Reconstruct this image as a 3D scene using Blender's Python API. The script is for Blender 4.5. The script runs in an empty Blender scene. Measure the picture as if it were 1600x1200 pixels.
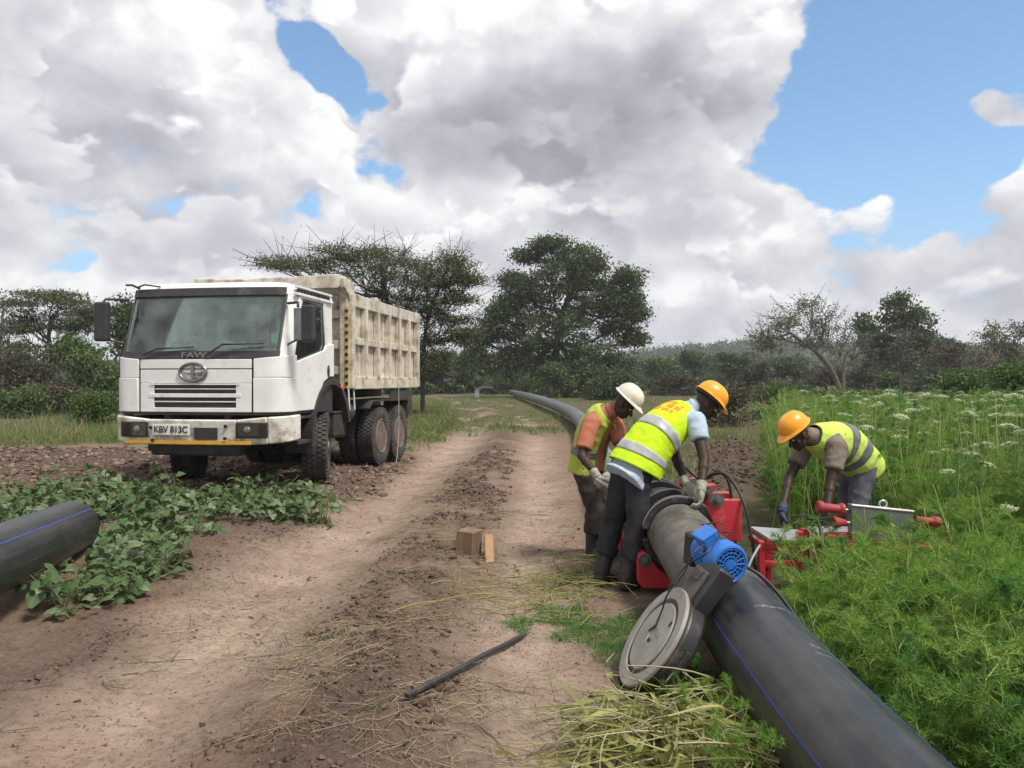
import bpy, bmesh, math, random
import numpy as np
from mathutils import Vector, Matrix, noise as mnoise
sc = bpy.context.scene
C = sc.collection
R = math.radians
V = Vector
# ------------------------------------------------------------------ camera
cd = bpy.data.cameras.new('camera'); cam = bpy.data.objects.new('camera', cd); C.objects.link(cam)
FPX = 1186.0; EYE = 1.6
cd.sensor_width = 36.0; cd.lens = 36.0 * FPX / 1600.0
cd.clip_start = 0.05; cd.clip_end = 5000
cam.location = (0, 0, EYE); cam.rotation_euler = (R(90 - 0.24), 0, 0)
sc.camera = cam
# ------------------------------------------------------------------ sun, exposure
SUN_EL, SUN_AZ = 58.0, 128.0          # azimuth clockwise from +Y (the view direction)
sd = bpy.data.lights.new('sun', 'SUN'); sun = bpy.data.objects.new('sun', sd); C.objects.link(sun)
sd.energy = 2.8; sd.angle = R(13); sd.color = (1.0, 0.95, 0.87)
sv = V((math.cos(R(SUN_EL)) * math.sin(R(SUN_AZ)), math.cos(R(SUN_EL)) * math.cos(R(SUN_AZ)), math.sin(R(SUN_EL))))
sun.rotation_euler = sv.to_track_quat('Z', 'Y').to_euler(); sun.location = sv * 50
sc.view_settings.view_transform = 'Standard'; sc.view_settings.look = 'None'
sc.view_settings.exposure = 0.65; sc.view_settings.gamma = 1.0; sc.view_settings.use_curve_mapping = False
sc.cycles.max_bounces = 8; sc.cycles.transparent_max_bounces = 24; sc.cycles.use_denoising = True
# ------------------------------------------------------------------ node helpers
class NT:
    def __init__(s, tree): s.t = tree; s.n = tree.nodes; s.l = tree.links
    def node(s, typ, **kw):
        n = s.n.new(typ)
        for k, v in kw.items(): setattr(n, k, v)
        return n
    def put(s, sock, v):
        if isinstance(v, bpy.types.NodeSocket): s.l.new(v, sock)
        elif v is not None: sock.default_value = v
    def math(s, op, a, b=None, c=None, clamp=False):
        n = s.node('ShaderNodeMath', operation=op); n.use_clamp = clamp
        s.put(n.inputs[0], a)
        if b is not None: s.put(n.inputs[1], b)
        if c is not None: s.put(n.inputs[2], c)
        return n.outputs[0]
    def vmath(s, op, a, b=None, scale=None):
        n = s.node('ShaderNodeVectorMath', operation=op); s.put(n.inputs[0], a)
        if b is not None: s.put(n.inputs[1], b)
        if scale is not None: s.put(n.inputs['Scale'], scale)
        return n.outputs['Value'] if op in ('LENGTH', 'DOT_PRODUCT', 'DISTANCE') else n.outputs[0]
    def noise(s, vec, scale, detail=4, rough=.55, dist=0, col=False):
        n = s.node('ShaderNodeTexNoise'); s.put(n.inputs['Vector'], vec)
        s.put(n.inputs['Scale'], scale); n.inputs['Detail'].default_value = detail
        n.inputs['Roughness'].default_value = rough; n.inputs['Distortion'].default_value = dist
        return n.outputs['Color'] if col else n.outputs[0]
    def mr(s, v, a, b, c=0., d=1., smooth=False):
        n = s.node('ShaderNodeMapRange', interpolation_type='SMOOTHSTEP' if smooth else 'LINEAR')
        s.put(n.inputs[0], v)
        for i, q in enumerate((a, b, c, d)): s.put(n.inputs[1 + i], q)
        return n.outputs[0]
    def mix(s, f, a, b, mode='MIX'):
        n = s.node('ShaderNodeMix', data_type='RGBA', blend_type=mode)
        s.put(n.inputs[0], f)
        s.put(n.inputs[6], a if not isinstance(a, tuple) else (*a, 1)[:4])
        s.put(n.inputs[7], b if not isinstance(b, tuple) else (*b, 1)[:4])
        return n.outputs[2]
# ------------------------------------------------------------------ sky
w = bpy.data.worlds.new('World'); sc.world = w; w.use_nodes = True
g = NT(w.node_tree); g.n.clear()
wo = g.node('ShaderNodeOutputWorld'); bg = g.node('ShaderNodeBackground'); g.l.new(bg.outputs[0], wo.inputs[0])
bg.inputs[1].default_value = 0.1
sky = g.node('ShaderNodeTexSky', sky_type='NISHITA'); sky.sun_disc = False
sky.sun_elevation = R(SUN_EL); sky.sun_rotation = R(SUN_AZ); sky.air_density = 1.0; sky.dust_density = 0.6; sky.ozone_density = 2.0
D = g.node('ShaderNodeTexCoord').outputs['Generated']
def pdir(px, py):
    v = V(((px - 800) / FPX, 1, (595 - py) / FPX)); return v.normalized()
w1 = g.vmath('SUBTRACT', g.noise(D, 5.0, 3, .6, col=True), (.5, .5, .5))
W = g.vmath('ADD', D, g.vmath('SCALE', w1, scale=.20))
def blob(px, py, rx, ry, amp, src=None):
    c = pdir(px, py)
    d = g.vmath('MULTIPLY', g.vmath('SUBTRACT', src or W, tuple(c)), (FPX / rx, FPX / rx, FPX / ry))
    return g.mr(g.vmath('LENGTH', d), 0.15, 1.6, amp, 0.0, True)
def total(lst):
    s = lst[0]
    for q in lst[1:]: s = g.math('ADD', s, q)
    return s
St = g.vmath('ADD', g.vmath('MULTIPLY', D, (1, 1, 1.35)), g.vmath('SCALE', w1, scale=.03))
def puff(vec, det):
    """soft cloud field"""
    return g.math('ADD', g.math('MULTIPLY', g.noise(vec, 4.8, det + 2.5, .58), .80), .10)
f1 = puff(St, 3.5)
f2 = puff(g.vmath('ADD', St, (.013, -.006, .030)), 2.5)
f3 = g.noise(g.vmath('ADD', St, (.04, -.02, .09)), 4.6, 3, .5); f4 = g.noise(St, 4.6, 3, .5)
cover = total([blob(*a) for a in (
    (1420, 110, 230, 190, -1.15), (1290, 235, 90, 80, -.75), (1560, 40, 160, 160, -.7), (1480, 225, 120, 70, -.5),
    (452, 30, 34, 90, -.75), (488, 100, 40, 44, -.80), (548, 150, 36, 26, -.72), (612, 262, 42, 46, -.8),
    (480, 335, 60, 34, -.50), (365, 300, 40, 14, -.35), (110, 385, 60, 10, -.30), (370, 112, 50, 20, -.4), (245, 330, 40, 16, -.35),
    (1560, 142, 80, 32, 1.6), (1190, 180, 34, 62, .7), (1345, 296, 60, 36, .7), (1590, 255, 60, 60, .5), (900, 150, 240, 170, .45), (500, 215, 80, 60, .35))])
dens = g.math('ADD', g.math('ADD', g.math('MULTIPLY', g.math('SUBTRACT', f1, .5), 4.6), .62), cover)
mask = g.mr(dens, -.05, .20, 0, 1, True)
thin = g.mr(dens, .0, .8, 0, 1, True)
dark = total([blob(*a) for a in (
    (900, 205, 300, 85, 1.15), (1000, 120, 150, 90, .20), (680, 170, 80, 80, .26), (130, 330, 300, 50, .50), (60, 190, 160, 80, .20), (330, 395, 160, 26, .35), (1100, 340, 240, 30, .28),
    (780, 440, 330, 36, .35), (1100, 490, 260, 44, .22), (1480, 430, 300, 80, .18), (520, 300, 120, 30, .2))])
lite = total([blob(*a) for a in (
    (820, 50, 220, 70, .50), (330, 110, 220, 90, .30), (520, 215, 100, 60, .45), (720, 320, 170, 40, .45), (1190, 180, 40, 70, .6),
    (1345, 290, 70, 30, .6), (150, 425, 220, 34, .4), (1060, 440, 90, 20, .5), (1160, 380, 60, 24, .4), (1500, 285, 140, 40, .35), (620, 60, 120, 60, .3), (300, 375, 30, 30, .5))])
tone = g.math('SUBTRACT', g.math('MULTIPLY', lite, .42), g.math('MULTIPLY', dark, .42))
edge = g.math('MULTIPLY', g.math('SUBTRACT', f1, f2), 2.0)
edge3 = g.math('MULTIPLY', g.math('SUBTRACT', f4, f3), 1.2)
br = g.math('ADD', g.math('ADD', g.math('ADD', .74, edge), edge3), tone)
# two nearer decks of cumulus: lit crests, greyer towards their own base
def deck(scale, off, bias, gain, up):
    p = g.vmath('ADD', g.vmath('MULTIPLY', D, (1, 1, 1.55)), off)
    p = g.vmath('ADD', p, g.vmath('SCALE', w1, scale=.05))
    def field(v, det):
        if det < 2: return g.math('ADD', g.math('MULTIPLY', g.noise(v, scale, 4, .54), .80), .10)
        vo = g.node('ShaderNodeTexVoronoi', feature='F1'); g.put(vo.inputs['Vector'], v); vo.inputs['Scale'].default_value = scale * 2.1
        vo.inputs['Detail'].default_value = det; vo.inputs['Roughness'].default_value = .55; vo.normalize = True
        return g.math('ADD', g.math('MULTIPLY', g.noise(v, scale, det + 2.5, .54), .70), g.math('MULTIPLY', g.math('SUBTRACT', .86, vo.outputs['Distance']), .30))
    def dn(v, det): return g.math('ADD', g.math('MULTIPLY', g.math('SUBTRACT', field(v, det), .5), gain), bias)
    d0 = g.math('ADD', dn(p, 2.2), g.math('MINIMUM', cover, .15))
    d1 = g.math('ADD', dn(g.vmath('ADD', p, (.25 * up, -.1 * up, up)), 1.5), g.math('MINIMUM', cover, .15))
    m = g.mr(d0, -.02, .19, 0, 1, True)
    b_ = g.math('ADD', g.mr(d1, -.35, .95, 1.04, .40), g.math('MULTIPLY', tone, 1.05))
    return m, b_
for a_ in ((3.6, (.7, .2, .4), -.10, 5.2, .060), (6.2, (3.1, 1.7, .9), -.24, 5.2, .034)):
    m_, b2 = deck(*a_)
    n_ = g.node('ShaderNodeMix', data_type='FLOAT'); g.put(n_.inputs[0], m_); g.put(n_.inputs[2], br); g.put(n_.inputs[3], b2); br = n_.outputs[0]
    mask = g.math('MAXIMUM', mask, m_)
br = g.math('MAXIMUM', g.math('MINIMUM', br, 1.0), 0.0)
ramp = g.node('ShaderNodeValToRGB'); g.l.new(br, ramp.inputs[0])
e = ramp.color_ramp.elements
e[0].position = 0.0; e[0].color = (2.25, 2.27, 2.62, 1); e[1].position = 1.0; e[1].color = (6.5, 6.5, 6.5, 1)
for p, c in ((.30, (3.05, 3.05, 3.42)), (.60, (4.15, 4.17, 4.5)), (.82, (5.2, 5.2, 5.4))):
    q = e.new(p); q.color = (*c, 1)
skyc = g.mix(1.0, sky.outputs[0], (1.0, 1.18, 1.22), 'MULTIPLY')
# thin milky veil low on the horizon, as the moist air gives
zz = g.node('ShaderNodeSeparateXYZ'); g.l.new(D, zz.inputs[0])
veil = g.mr(zz.outputs[2], 0.0, .30, .75, .10, True)
skyc = g.mix(veil, skyc, (2.7, 3.8, 5.4))
cl = g.mix(mask, skyc, ramp.outputs[0])
g.l.new(cl, bg.inputs[0])
# ------------------------------------------------------------------ materials
def M(name, col, col2=None, scale=6., rough=.6, bump=.0, bscale=40., metal=0., island=False, trans=0., spec=.5, detail=5, contrast=(.35, .65), coat=0., stretch=None, dirt=None, obvar=None):
    m = bpy.data.materials.new(name); m.use_nodes = True
    t = NT(m.node_tree); b = t.n['Principled BSDF']
    b.inputs['Roughness'].default_value = rough; b.inputs['Metallic'].default_value = metal
    b.inputs['Specular IOR Level'].default_value = spec
    if coat: b.inputs['Coat Weight'].default_value = coat
    oc = t.node('ShaderNodeTexCoord').outputs['Object']
    if stretch: oc = t.vmath('MULTIPLY', oc, stretch)
    cc = (*col, 1)
    if col2 is not None:
        if island:
            f = t.node('ShaderNodeNewGeometry').outputs['Random Per Island']
        else:
            f = t.mr(t.noise(oc, scale, detail, .6), contrast[0], contrast[1])
        cc = t.mix(f, (*col, 1), (*col2, 1))
    if obvar is not None:     # whole plants differ a little from one another
        cc = t.mix(t.math('MULTIPLY', t.node('ShaderNodeObjectInfo').outputs['Random'], obvar[1]), cc, (*obvar[0], 1))
    if dirt is not None:      # dirt: (colour, scale, lo, hi)
        df = t.mr(t.noise(oc, dirt[1], 9, .68), dirt[2], dirt[3])
        cc = t.mix(df, cc, (*dirt[0], 1))
        rr = t.mr(df, 0, 1, rough, .85); t.put(b.inputs['Roughness'], rr)
    t.put(b.inputs['Base Color'], cc)
    if bump:
        bn = t.node('ShaderNodeBump'); bn.inputs['Strength'].default_value = bump; bn.inputs['Distance'].default_value = .01
        t.put(bn.inputs['Height'], t.noise(oc, bscale, 5, .6)); t.l.new(bn.outputs[0], b.inputs['Normal'])
    if trans:
        tr = t.node('ShaderNodeBsdfTranslucent'); t.put(tr.inputs[0], cc)
        mx = t.node('ShaderNodeMixShader'); mx.inputs[0].default_value = trans
        t.l.new(b.outputs[0], mx.inputs[1]); t.l.new(tr.outputs[0], mx.inputs[2])
        t.l.new(mx.outputs[0], t.n['Material Output'].inputs[0])
    return m
def glass_mat(name, tint, rough=.02, haze=.0):
    m = bpy.data.materials.new(name); m.use_nodes = True; t = NT(m.node_tree); t.n.remove(t.n['Principled BSDF'])
    fr = t.node('ShaderNodeFresnel'); fr.inputs[0].default_value = 1.5
    tp = t.node('ShaderNodeBsdfTransparent'); tp.inputs[0].default_value = (*tint, 1)
    gl = t.node('ShaderNodeBsdfGlossy'); gl.inputs['Roughness'].default_value = rough
    mx = t.node('ShaderNodeMixShader'); t.l.new(t.math('MULTIPLY', fr.outputs[0], 1.7, clamp=True), mx.inputs[0]); t.l.new(tp.outputs[0], mx.inputs[1]); t.l.new(gl.outputs[0], mx.inputs[2])
    out = mx.outputs[0]
    if haze:   # dust film, tinted teal and strengthened to stand in for sky reflection
        df = t.node('ShaderNodeBsdfDiffuse'); df.inputs[0].default_value = (.40, .47, .45, 1)
        m2 = t.node('ShaderNodeMixShader')
        oc = t.node('ShaderNodeTexCoord').outputs['Object']
        t.put(m2.inputs[0], t.mr(t.noise(oc, 3.5, 8, .65), .38, .75, .02, haze)); t.l.new(out, m2.inputs[1]); t.l.new(df.outputs[0], m2.inputs[2]); out = m2.outputs[0]
    t.l.new(out, t.n['Material Output'].inputs[0]); return m
# ------------------------------------------------------------------ geometry helpers
class MB:
    """collects closed pieces, then links them as ONE mesh object"""
    def __init__(s): s.v = []; s.f = []; s.m = []
    def add(s, vs, fs, mi=0):
        o = len(s.v); s.v.extend([tuple(p) for p in vs]); s.f.extend([tuple(i + o for i in f) for f in fs]); s.m.extend([mi] * len(fs)); return s
    def box(s, c, d, rot=None, mi=0):
        h = [q / 2 for q in d]; vs = []
        for x in (-1, 1):
            for y in (-1, 1):
                for z in (-1, 1):
                    p = V((x * h[0], y * h[1], z * h[2]))
                    if rot is not None: p = rot @ p
                    vs.append(p + V(c))
        return s.add(vs, [(0, 1, 3, 2), (4, 6, 7, 5), (0, 4, 5, 1), (2, 3, 7, 6), (0, 2, 6, 4), (1, 5, 7, 3)], mi)
    def rings(s, rs, closed=True, caps=True, mi=0, loop=False):
        n = len(rs[0]); vs = [p for r in rs for p in r]; fs = []
        k = len(rs)
        for i in range(k if loop else k - 1):
            j = (i + 1) % k
            for a in range(n if closed else n - 1):
                b = (a + 1) % n
                fs.append((i * n + a, i * n + b, j * n + b, j * n + a))
        if caps and not loop and closed:
            fs.append(tuple(range(n - 1, -1, -1))); fs.append(tuple((k - 1) * n + a for a in range(n)))
        return s.add(vs, fs, mi)
    def tube(s, pts, r, n=8, caps=True, mi=0, loop=False):
        pts = [V(p) for p in pts]; k = len(pts)
        rr = r if isinstance(r, (list, tuple)) else [r] * k
        rs = []; prev = None
        for i, p in enumerate(pts):
            if loop: t = pts[(i + 1) % k] - pts[i - 1]
            else: t = pts[min(i + 1, k - 1)] - pts[max(i - 1, 0)]
            if t.length < 1e-9: t = V((0, 0, 1))
            t.normalize()
            if prev is None:
                a = V((0, 0, 1)) if abs(t.z) < .9 else V((1, 0, 0)); u = t.cross(a).normalized()
            else:
                u = prev - t * prev.dot(t)
                u = u.normalized() if u.length > 1e-6 else t.orthogonal().normalized()
            prev = u; w_ = t.cross(u)
            rs.append([p + (u * math.cos(q) + w_ * math.sin(q)) * rr[i] for q in [2 * math.pi * j / n for j in range(n)]])
        return s.rings(rs, True, caps, mi, loop)
    def ell(s, c, rx, rot=None, nu=14, nv=9, mi=0):
        c = V(c); rs = []
        for i in range(1, nv):
            th = math.pi * i / nv; ring = []
            for j in range(nu):
                ph = 2 * math.pi * j / nu
                p = V((rx[0] * math.sin(th) * math.cos(ph), rx[1] * math.sin(th) * math.sin(ph), rx[2] * math.cos(th)))
                ring.append(c + (rot @ p if rot is not None else p))
            rs.append(ring)
        o = len(s.v); s.rings(rs, True, False, mi)
        t = V((0, 0, rx[2])); t = rot @ t if rot is not None else t
        a = len(s.v); s.v.append(tuple(c + t)); s.v.append(tuple(c - t)); L = o + (nv - 2) * nu
        for j in range(nu):
            k = (j + 1) % nu
            s.f.append((a, o + k, o + j)); s.m.append(mi); s.f.append((a + 1, L + j, L + k)); s.m.append(mi)
        return s
    def cap(s, a, b, ra, rb, n=12):
        """tapered capsule"""
        a, b = V(a), V(b); t = (b - a); L = t.length; t = t / L if L > 1e-9 else V((0, 0, 1))
        pts = []; rr = []
        for q in (-90, -60, -30): pts.append(a + t * ra * math.sin(R(q))); rr.append(max(ra * math.cos(R(q)), .0005))
        pts.append(a); rr.append(ra); pts.append(b); rr.append(rb)
        for q in (30, 60, 90): pts.append(b + t * rb * math.sin(R(q))); rr.append(max(rb * math.cos(R(q)), .0005))
        return s.tube(pts, rr, n)
    def lathe(s, prof, origin, axis, n=32, mi=0, caps=True):
        """prof: list of (radius, distance along the axis)"""
        ax = V(axis).normalized(); u = ax.orthogonal().normalized(); w_ = ax.cross(u); o = V(origin)
        rs = [[o + ax * h + (u * math.cos(2 * math.pi * j / n) + w_ * math.sin(2 * math.pi * j / n)) * max(r, .0004) for j in range(n)] for r, h in prof]
        return s.rings(rs, True, caps, mi)
    def build(s, name, mats, parent=None, smooth=None, bevel=0, loc=None, seg=2):
        me = bpy.data.meshes.new(name); me.from_pydata(s.v, [], s.f)
        for m in (mats if isinstance(mats, (list, tuple)) else [mats]): me.materials.append(m)
        if max(s.m, default=0): me.polygons.foreach_set('material_index', s.m)
        bm = bmesh.new(); bm.from_mesh(me); bmesh.ops.recalc_face_normals(bm, faces=bm.faces); bm.to_mesh(me); bm.free()
        if smooth is not None: me.shade_smooth(); me.set_sharp_from_angle(angle=R(smooth))
        o = bpy.data.objects.new(name, me); C.objects.link(o)
        if parent is not None: o.parent = parent
        if loc is not None: o.location = loc
        if bevel:
            b = o.modifiers.new('bevel', 'BEVEL'); b.width = bevel; b.segments = seg; b.limit_method = 'ANGLE'; b.angle_limit = R(35)
        return o
def np_mesh(name, verts, faces, mats, parent=None, smooth=False, midx=None, loc=None):
    """verts (n,3) array; faces (m,k) array of one size k"""
    verts = np.asarray(verts, dtype=np.float32); faces = np.asarray(faces, dtype=np.int32); k = faces.shape[1]
    me = bpy.data.meshes.new(name); me.vertices.add(len(verts)); me.vertices.foreach_set('co', verts.ravel())
    me.loops.add(faces.size); me.loops.foreach_set('vertex_index', faces.ravel())
    me.polygons.add(len(faces)); me.polygons.foreach_set('loop_start', np.arange(0, faces.size, k, dtype=np.int32))
    for m in (mats if isinstance(mats, (list, tuple)) else [mats]): me.materials.append(m)
    if midx is not None: me.polygons.foreach_set('material_index', np.asarray(midx, dtype=np.int32))
    me.update(calc_edges=True); me.validate()
    if smooth: me.shade_smooth()
    o = bpy.data.objects.new(name, me); C.objects.link(o)
    if parent is not None: o.parent = parent
    if loc is not None: o.location = loc
    return o
def tag(o, label=None, cat=None, group=None, kind=None):
    if label: o['label'] = label
    if cat: o['category'] = cat
    if group: o['group'] = group
    if kind: o['kind'] = kind
    return o
def empty(name, loc=(0, 0, 0), rz=0.):
    o = bpy.data.objects.new(name, None); C.objects.link(o); o.location = loc; o.rotation_euler = (0, 0, rz); o.empty_display_size = .2; return o
def put_copy(o, parent=None):
    c = o.copy(); C.objects.link(c)
    if parent is not None: c.parent = parent
    for ch in o.children: put_copy(ch, c)
    return c
def at(px, py, Y):
    return V(((px - 800) / FPX * Y, Y, EYE - (py - 595) / FPX * Y))
def remeshed(mb, voxel, smooth=3, disp=None):
    """union of overlapping closed pieces -> one continuous surface (a new mesh)"""
    me = bpy.data.meshes.new('tmp'); me.from_pydata(mb.v, [], mb.f)
    bm = bmesh.new(); bm.from_mesh(me); bmesh.ops.recalc_face_normals(bm, faces=bm.faces); bm.to_mesh(me); bm.free()
    o = bpy.data.objects.new('tmp', me); C.objects.link(o)
    r = o.modifiers.new('r', 'REMESH'); r.mode = 'VOXEL'; r.voxel_size = voxel
    if smooth:
        s_ = o.modifiers.new('s', 'SMOOTH'); s_.iterations = smooth; s_.factor = .5
    dg = bpy.context.evaluated_depsgraph_get()
    out = bpy.data.meshes.new_from_object(o.evaluated_get(dg))
    bpy.data.objects.remove(o); bpy.data.meshes.remove(me)
    if disp:
        n = len(out.vertices); nor = [v.normal.copy() for v in out.vertices]
        for i, v in enumerate(out.vertices): v.co = v.co + nor[i] * disp(v.co, nor[i])
    out.shade_smooth()
    return out
def mesh_ob(name, me, mats, parent=None):
    me.materials.clear()
    for m in (mats if isinstance(mats, (list, tuple)) else [mats]): me.materials.append(m)
    o = bpy.data.objects.new(name, me); C.objects.link(o)
    if parent is not None: o.parent = parent
    return o
def text_mesh(name, txt, size, mat, parent, matrix, extrude=.004, bold=.0, sx=1.0):
    cu = bpy.data.curves.new(name, 'FONT'); cu.body = txt; cu.size = size; cu.extrude = extrude; cu.align_x = 'CENTER'; cu.align_y = 'CENTER'; cu.offset = bold
    o = bpy.data.objects.new('tmp', cu); C.objects.link(o)
    me = bpy.data.meshes.new_from_object(o.evaluated_get(bpy.context.evaluated_depsgraph_get()))
    bpy.data.objects.remove(o); me.transform(matrix @ Matrix.Diagonal((sx, 1, 1, 1)))
    return mesh_ob(name, me, mat, parent)
# ------------------------------------------------------------------ 2-D value noise (numpy)
def vnoise(x, y, seed=0):
    xi = np.floor(x).astype(np.int64); yi = np.floor(y).astype(np.int64); xf = x - xi; yf = y - yi
    def h(a, b):
        n = (a * 374761393 + b * 668265263 + seed * 1274126177) & 0xffffffff
        n = ((n ^ (n >> 13)) * 1274126177) & 0xffffffff
        return ((n ^ (n >> 16)) & 0xffff) / 65535.0
    u = xf * xf * (3 - 2 * xf); v = yf * yf * (3 - 2 * yf)
    return (h(xi, yi) * (1 - u) + h(xi + 1, yi) * u) * (1 - v) + (h(xi, yi + 1) * (1 - u) + h(xi + 1, yi + 1) * u) * v
def fbm(x, y, o=4, seed=0, gain=.5):
    s = 0; a = 1.; t = 0
    for i in range(o):
        s = s + a * vnoise(x * 2 ** i + 17.3 * i, y * 2 ** i - 9.1 * i, seed + i); t += a; a *= gain
    return s / t
def sst(v, a, b):
    t = np.clip((v - a) / (b - a), 0, 1); return t * t * (3 - 2 * t)
# ------------------------------------------------------------------ terrain
def track_x(y): return np.interp(y, [0, 3, 8, 13, 20, 30, 45, 60, 75, 90, 140], [-.85, -.78, -.72, -.5, -.25, -.6, -2.2, -4.6, -7.5, -9.5, -14])
def zones(x, y):
    """masks of the ground: pale wheel track, vegetation, dark loose soil (0..1 each)"""
    n1 = fbm(x * .9, y * .9, 4, 3); n2 = fbm(x * 2.7, y * 2.7, 4, 11)
    dx = x - track_x(y); wob = (n1 - .5) * 1.0
    rutl = np.exp(-((dx + 1.05 + wob * .5) / .55) ** 2); rutr = np.exp(-((dx - .95 + wob * .4) / .40) ** 2)
    pale = np.clip(np.maximum(rutl, rutr) * (.55 + .8 * n2), 0, 1)
    rl = 2.1 + .5 * wob + .35 * sst(y, 16, 30); rr = np.interp(y, [0, 6, 9, 15, 25, 140], [1.95, 2.0, 2.4, 2.5, 2.2, 2.0]) + .5 * wob
    left = sst(-dx, rl - .25, rl + .25) * sst(y, 16.5, 19); right = sst(dx, rr - .25, rr + .25)
    veg = np.maximum(left, right)
    veg = np.maximum(veg, sst(-x, 2.6 + wob, 3.4 + wob) * sst(10.4 - y, 0, 1.2) * .22)
    veg = np.maximum(veg, sst(y, 19, 27) * (1 - sst(y, 58, 66)) * sst(n1 + .25 * n2, .36, .56))
    veg = np.maximum(veg, sst(y, 62, 70) * .8)
    ridge = np.exp(-((dx - .02 + wob * .4) / .46) ** 2) * sst(n2, .22, .48) * (1 - sst(y, 20, 28))
    heap = sst(-x, 4.8 + wob, 5.8 + wob) * sst(y, 10.2, 11.5) * (1 - sst(y, 15.2, 17.0)) 
    heap = np.maximum(heap, sst(-x, 1.55, 2.3) * sst(y, 9.0 + wob, 10.4 + wob) * (1 - sst(y, 15, 17)) * .8)
    pile = np.exp(-((x - .285 * y - .1) / (.035 * y + .35)) ** 2) * sst(y, 9.3, 10.8) * (1 - sst(y, 16.5, 20)) * (y > 1)
    edge = np.exp(-((dx + 1.95 + wob) / .3) ** 2) * (1 - sst(y, 8, 10)) * .7
    dark = np.clip(np.maximum.reduce([ridge * .9, heap, pile * 1.2, edge]), 0, 1)
    return pale, np.clip(veg * (1 - .8 * pile), 0, 1), dark, pile, heap
def height(x, y):
    x = np.asarray(x, dtype=float); y = np.asarray(y, dtype=float)
    pale, veg, dark, pile, heap = zones(x, y); dx = x - track_x(y); far = sst(y, 18, 60)
    near = 1 - sst(y, 30, 60)
    h = -.05 * np.exp(-((dx + 1.0) / .42) ** 2) * near - .045 * np.exp(-((dx - .95) / .32) ** 2) * near
    h = h + (.03 + .12 * fbm(x * 2.2, y * 1.6, 3, 101)) * np.exp(-(dx / .42) ** 2) * near
    h = h + .13 * sst(-x, 1.75, 2.7) * sst(y, 4, 7) * near
    h = h + .26 * far + .5 * (fbm(x / 22., y / 22., 3, 5) - .5) * far
    h = h + .30 * sst(y, 70, 140)
    h = h + .03 * (fbm(x * 1.3, y * 1.3, 3, 21) - .5)
    rough = .026 + .14 * dark
    h = h + rough * (fbm(x * 5.5, y * 5.5, 4, 31, .6) - .5) * near
    h = h + .042 * (fbm(x * 15., y * 15., 3, 41, .7) - .5) * (.35 + 1.3 * dark) * near
    h = h + .24 * pile * (.55 + .9 * fbm(x * 3, y * 3, 3, 51)) + .13 * heap * sst(-x, 5, 6) * (fbm(x * 2.4, y * 2.4, 3, 61) + .1)
    # tyre tread prints and shallow scrapes along the wheel tracks
    h = h - .007 * pale * near * (np.sin(y * 21 + 9 * fbm(x, y, 2, 71)) > .35)
    return h
def gz(x, y): return float(height(np.array([x]), np.array([y]))[0])
xs = np.concatenate([-np.geomspace(400, 9, 50), np.linspace(-8.8, -3.4, 90), np.linspace(-3.36, 2.6, 215), np.linspace(2.65, 6, 60), np.geomspace(6.15, 400, 52)])
ys = np.concatenate([np.array([-300, -120, -50, -20, -8, -3, -1, 0, .8, 1.5, 2.0, 2.3]), np.linspace(2.45, 8, 190), np.linspace(8.05, 18, 190), np.geomspace(18.15, 70, 90), np.geomspace(72, 1800, 40)])
X, Y = np.meshgrid(xs, ys); Z = height(X, Y); pale, veg, dark, _, _ = zones(X, Y)
nx, ny = len(xs), len(ys)
i0 = (np.arange(ny - 1)[:, None] * nx + np.arange(nx - 1)[None, :]).ravel()
ground_faces = np.stack([i0, i0 + 1, i0 + nx + 1, i0 + nx], 1)
gm = bpy.data.materials.new('earth'); gm.use_nodes = True
t = NT(gm.node_tree); b = t.n['Principled BSDF']; b.inputs['Roughness'].default_value = .95; b.inputs['Specular IOR Level'].default_value = .15
at_ = t.node('ShaderNodeVertexColor'); at_.layer_name = 'zones'
sp = t.node('ShaderNodeSeparateColor'); t.l.new(at_.outputs[0], sp.inputs[0])
oc = t.node('ShaderNodeTexCoord').outputs['Object']
nA = t.noise(oc, 1.4, 7, .62); nB = t.noise(oc, 9, 7, .65); nC = t.noise(oc, 55, 5, .7); nF = t.noise(oc, 22, 7, .75); nG = t.noise(oc, 170, 3, .7)
nD = t.noise(t.vmath('ADD', oc, (3, 9, 1)), 3.2, 9, .68); nE = t.noise(t.vmath('MULTIPLY', oc, (1, .35, 1)), 7., 8, .7)
base = t.mix(t.mr(nB, .35, .65), (.175, .121, .094), (.275, .198, .150))
base = t.mix(t.mr(nA, .42, .60, 0, .7), base, (.235, .172, .130))
base = t.mix(t.mr(nD, .53, .67, 0, .62), base, (.105, .070, .054))
red = t.mix(t.mr(t.noise(t.vmath('ADD', oc, (7, 3, 0)), .9, 5, .6), .50, .68, 0, .65), base, (.235, .132, .090))
pl = t.mix(t.mr(nE, .3, .7), (.365, .270, .208), (.475, .372, .294))
pl = t.mix(t.mr(nD, .55, .68, 0, .6), pl, (.210, .148, .110))
c1 = t.mix(t.math('MULTIPLY', sp.outputs[0], t.mr(nA, .25, .6, .15, 1.0), clamp=True), red, pl)
c2 = t.mix(t.math('MULTIPLY', sp.outputs[2], t.mr(nB, .25, .6, .45, 1.0), clamp=True), c1, t.mix(t.mr(nC, .35, .65), (.060, .042, .034), (.130, .092, .072)))
vg = t.mix(t.mr(nB, .35, .65), (.050, .062, .026), (.125, .112, .058))
c3 = t.mix(t.math('MULTIPLY', sp.outputs[1], t.mr(nB, .25, .5, .5, 1.0), clamp=True), c2, vg)
c4 = t.mix(t.mr(nC, .58, .72, 0, .45), c3, t.mix(.5, c3, (.50, .42, .33)))
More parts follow.
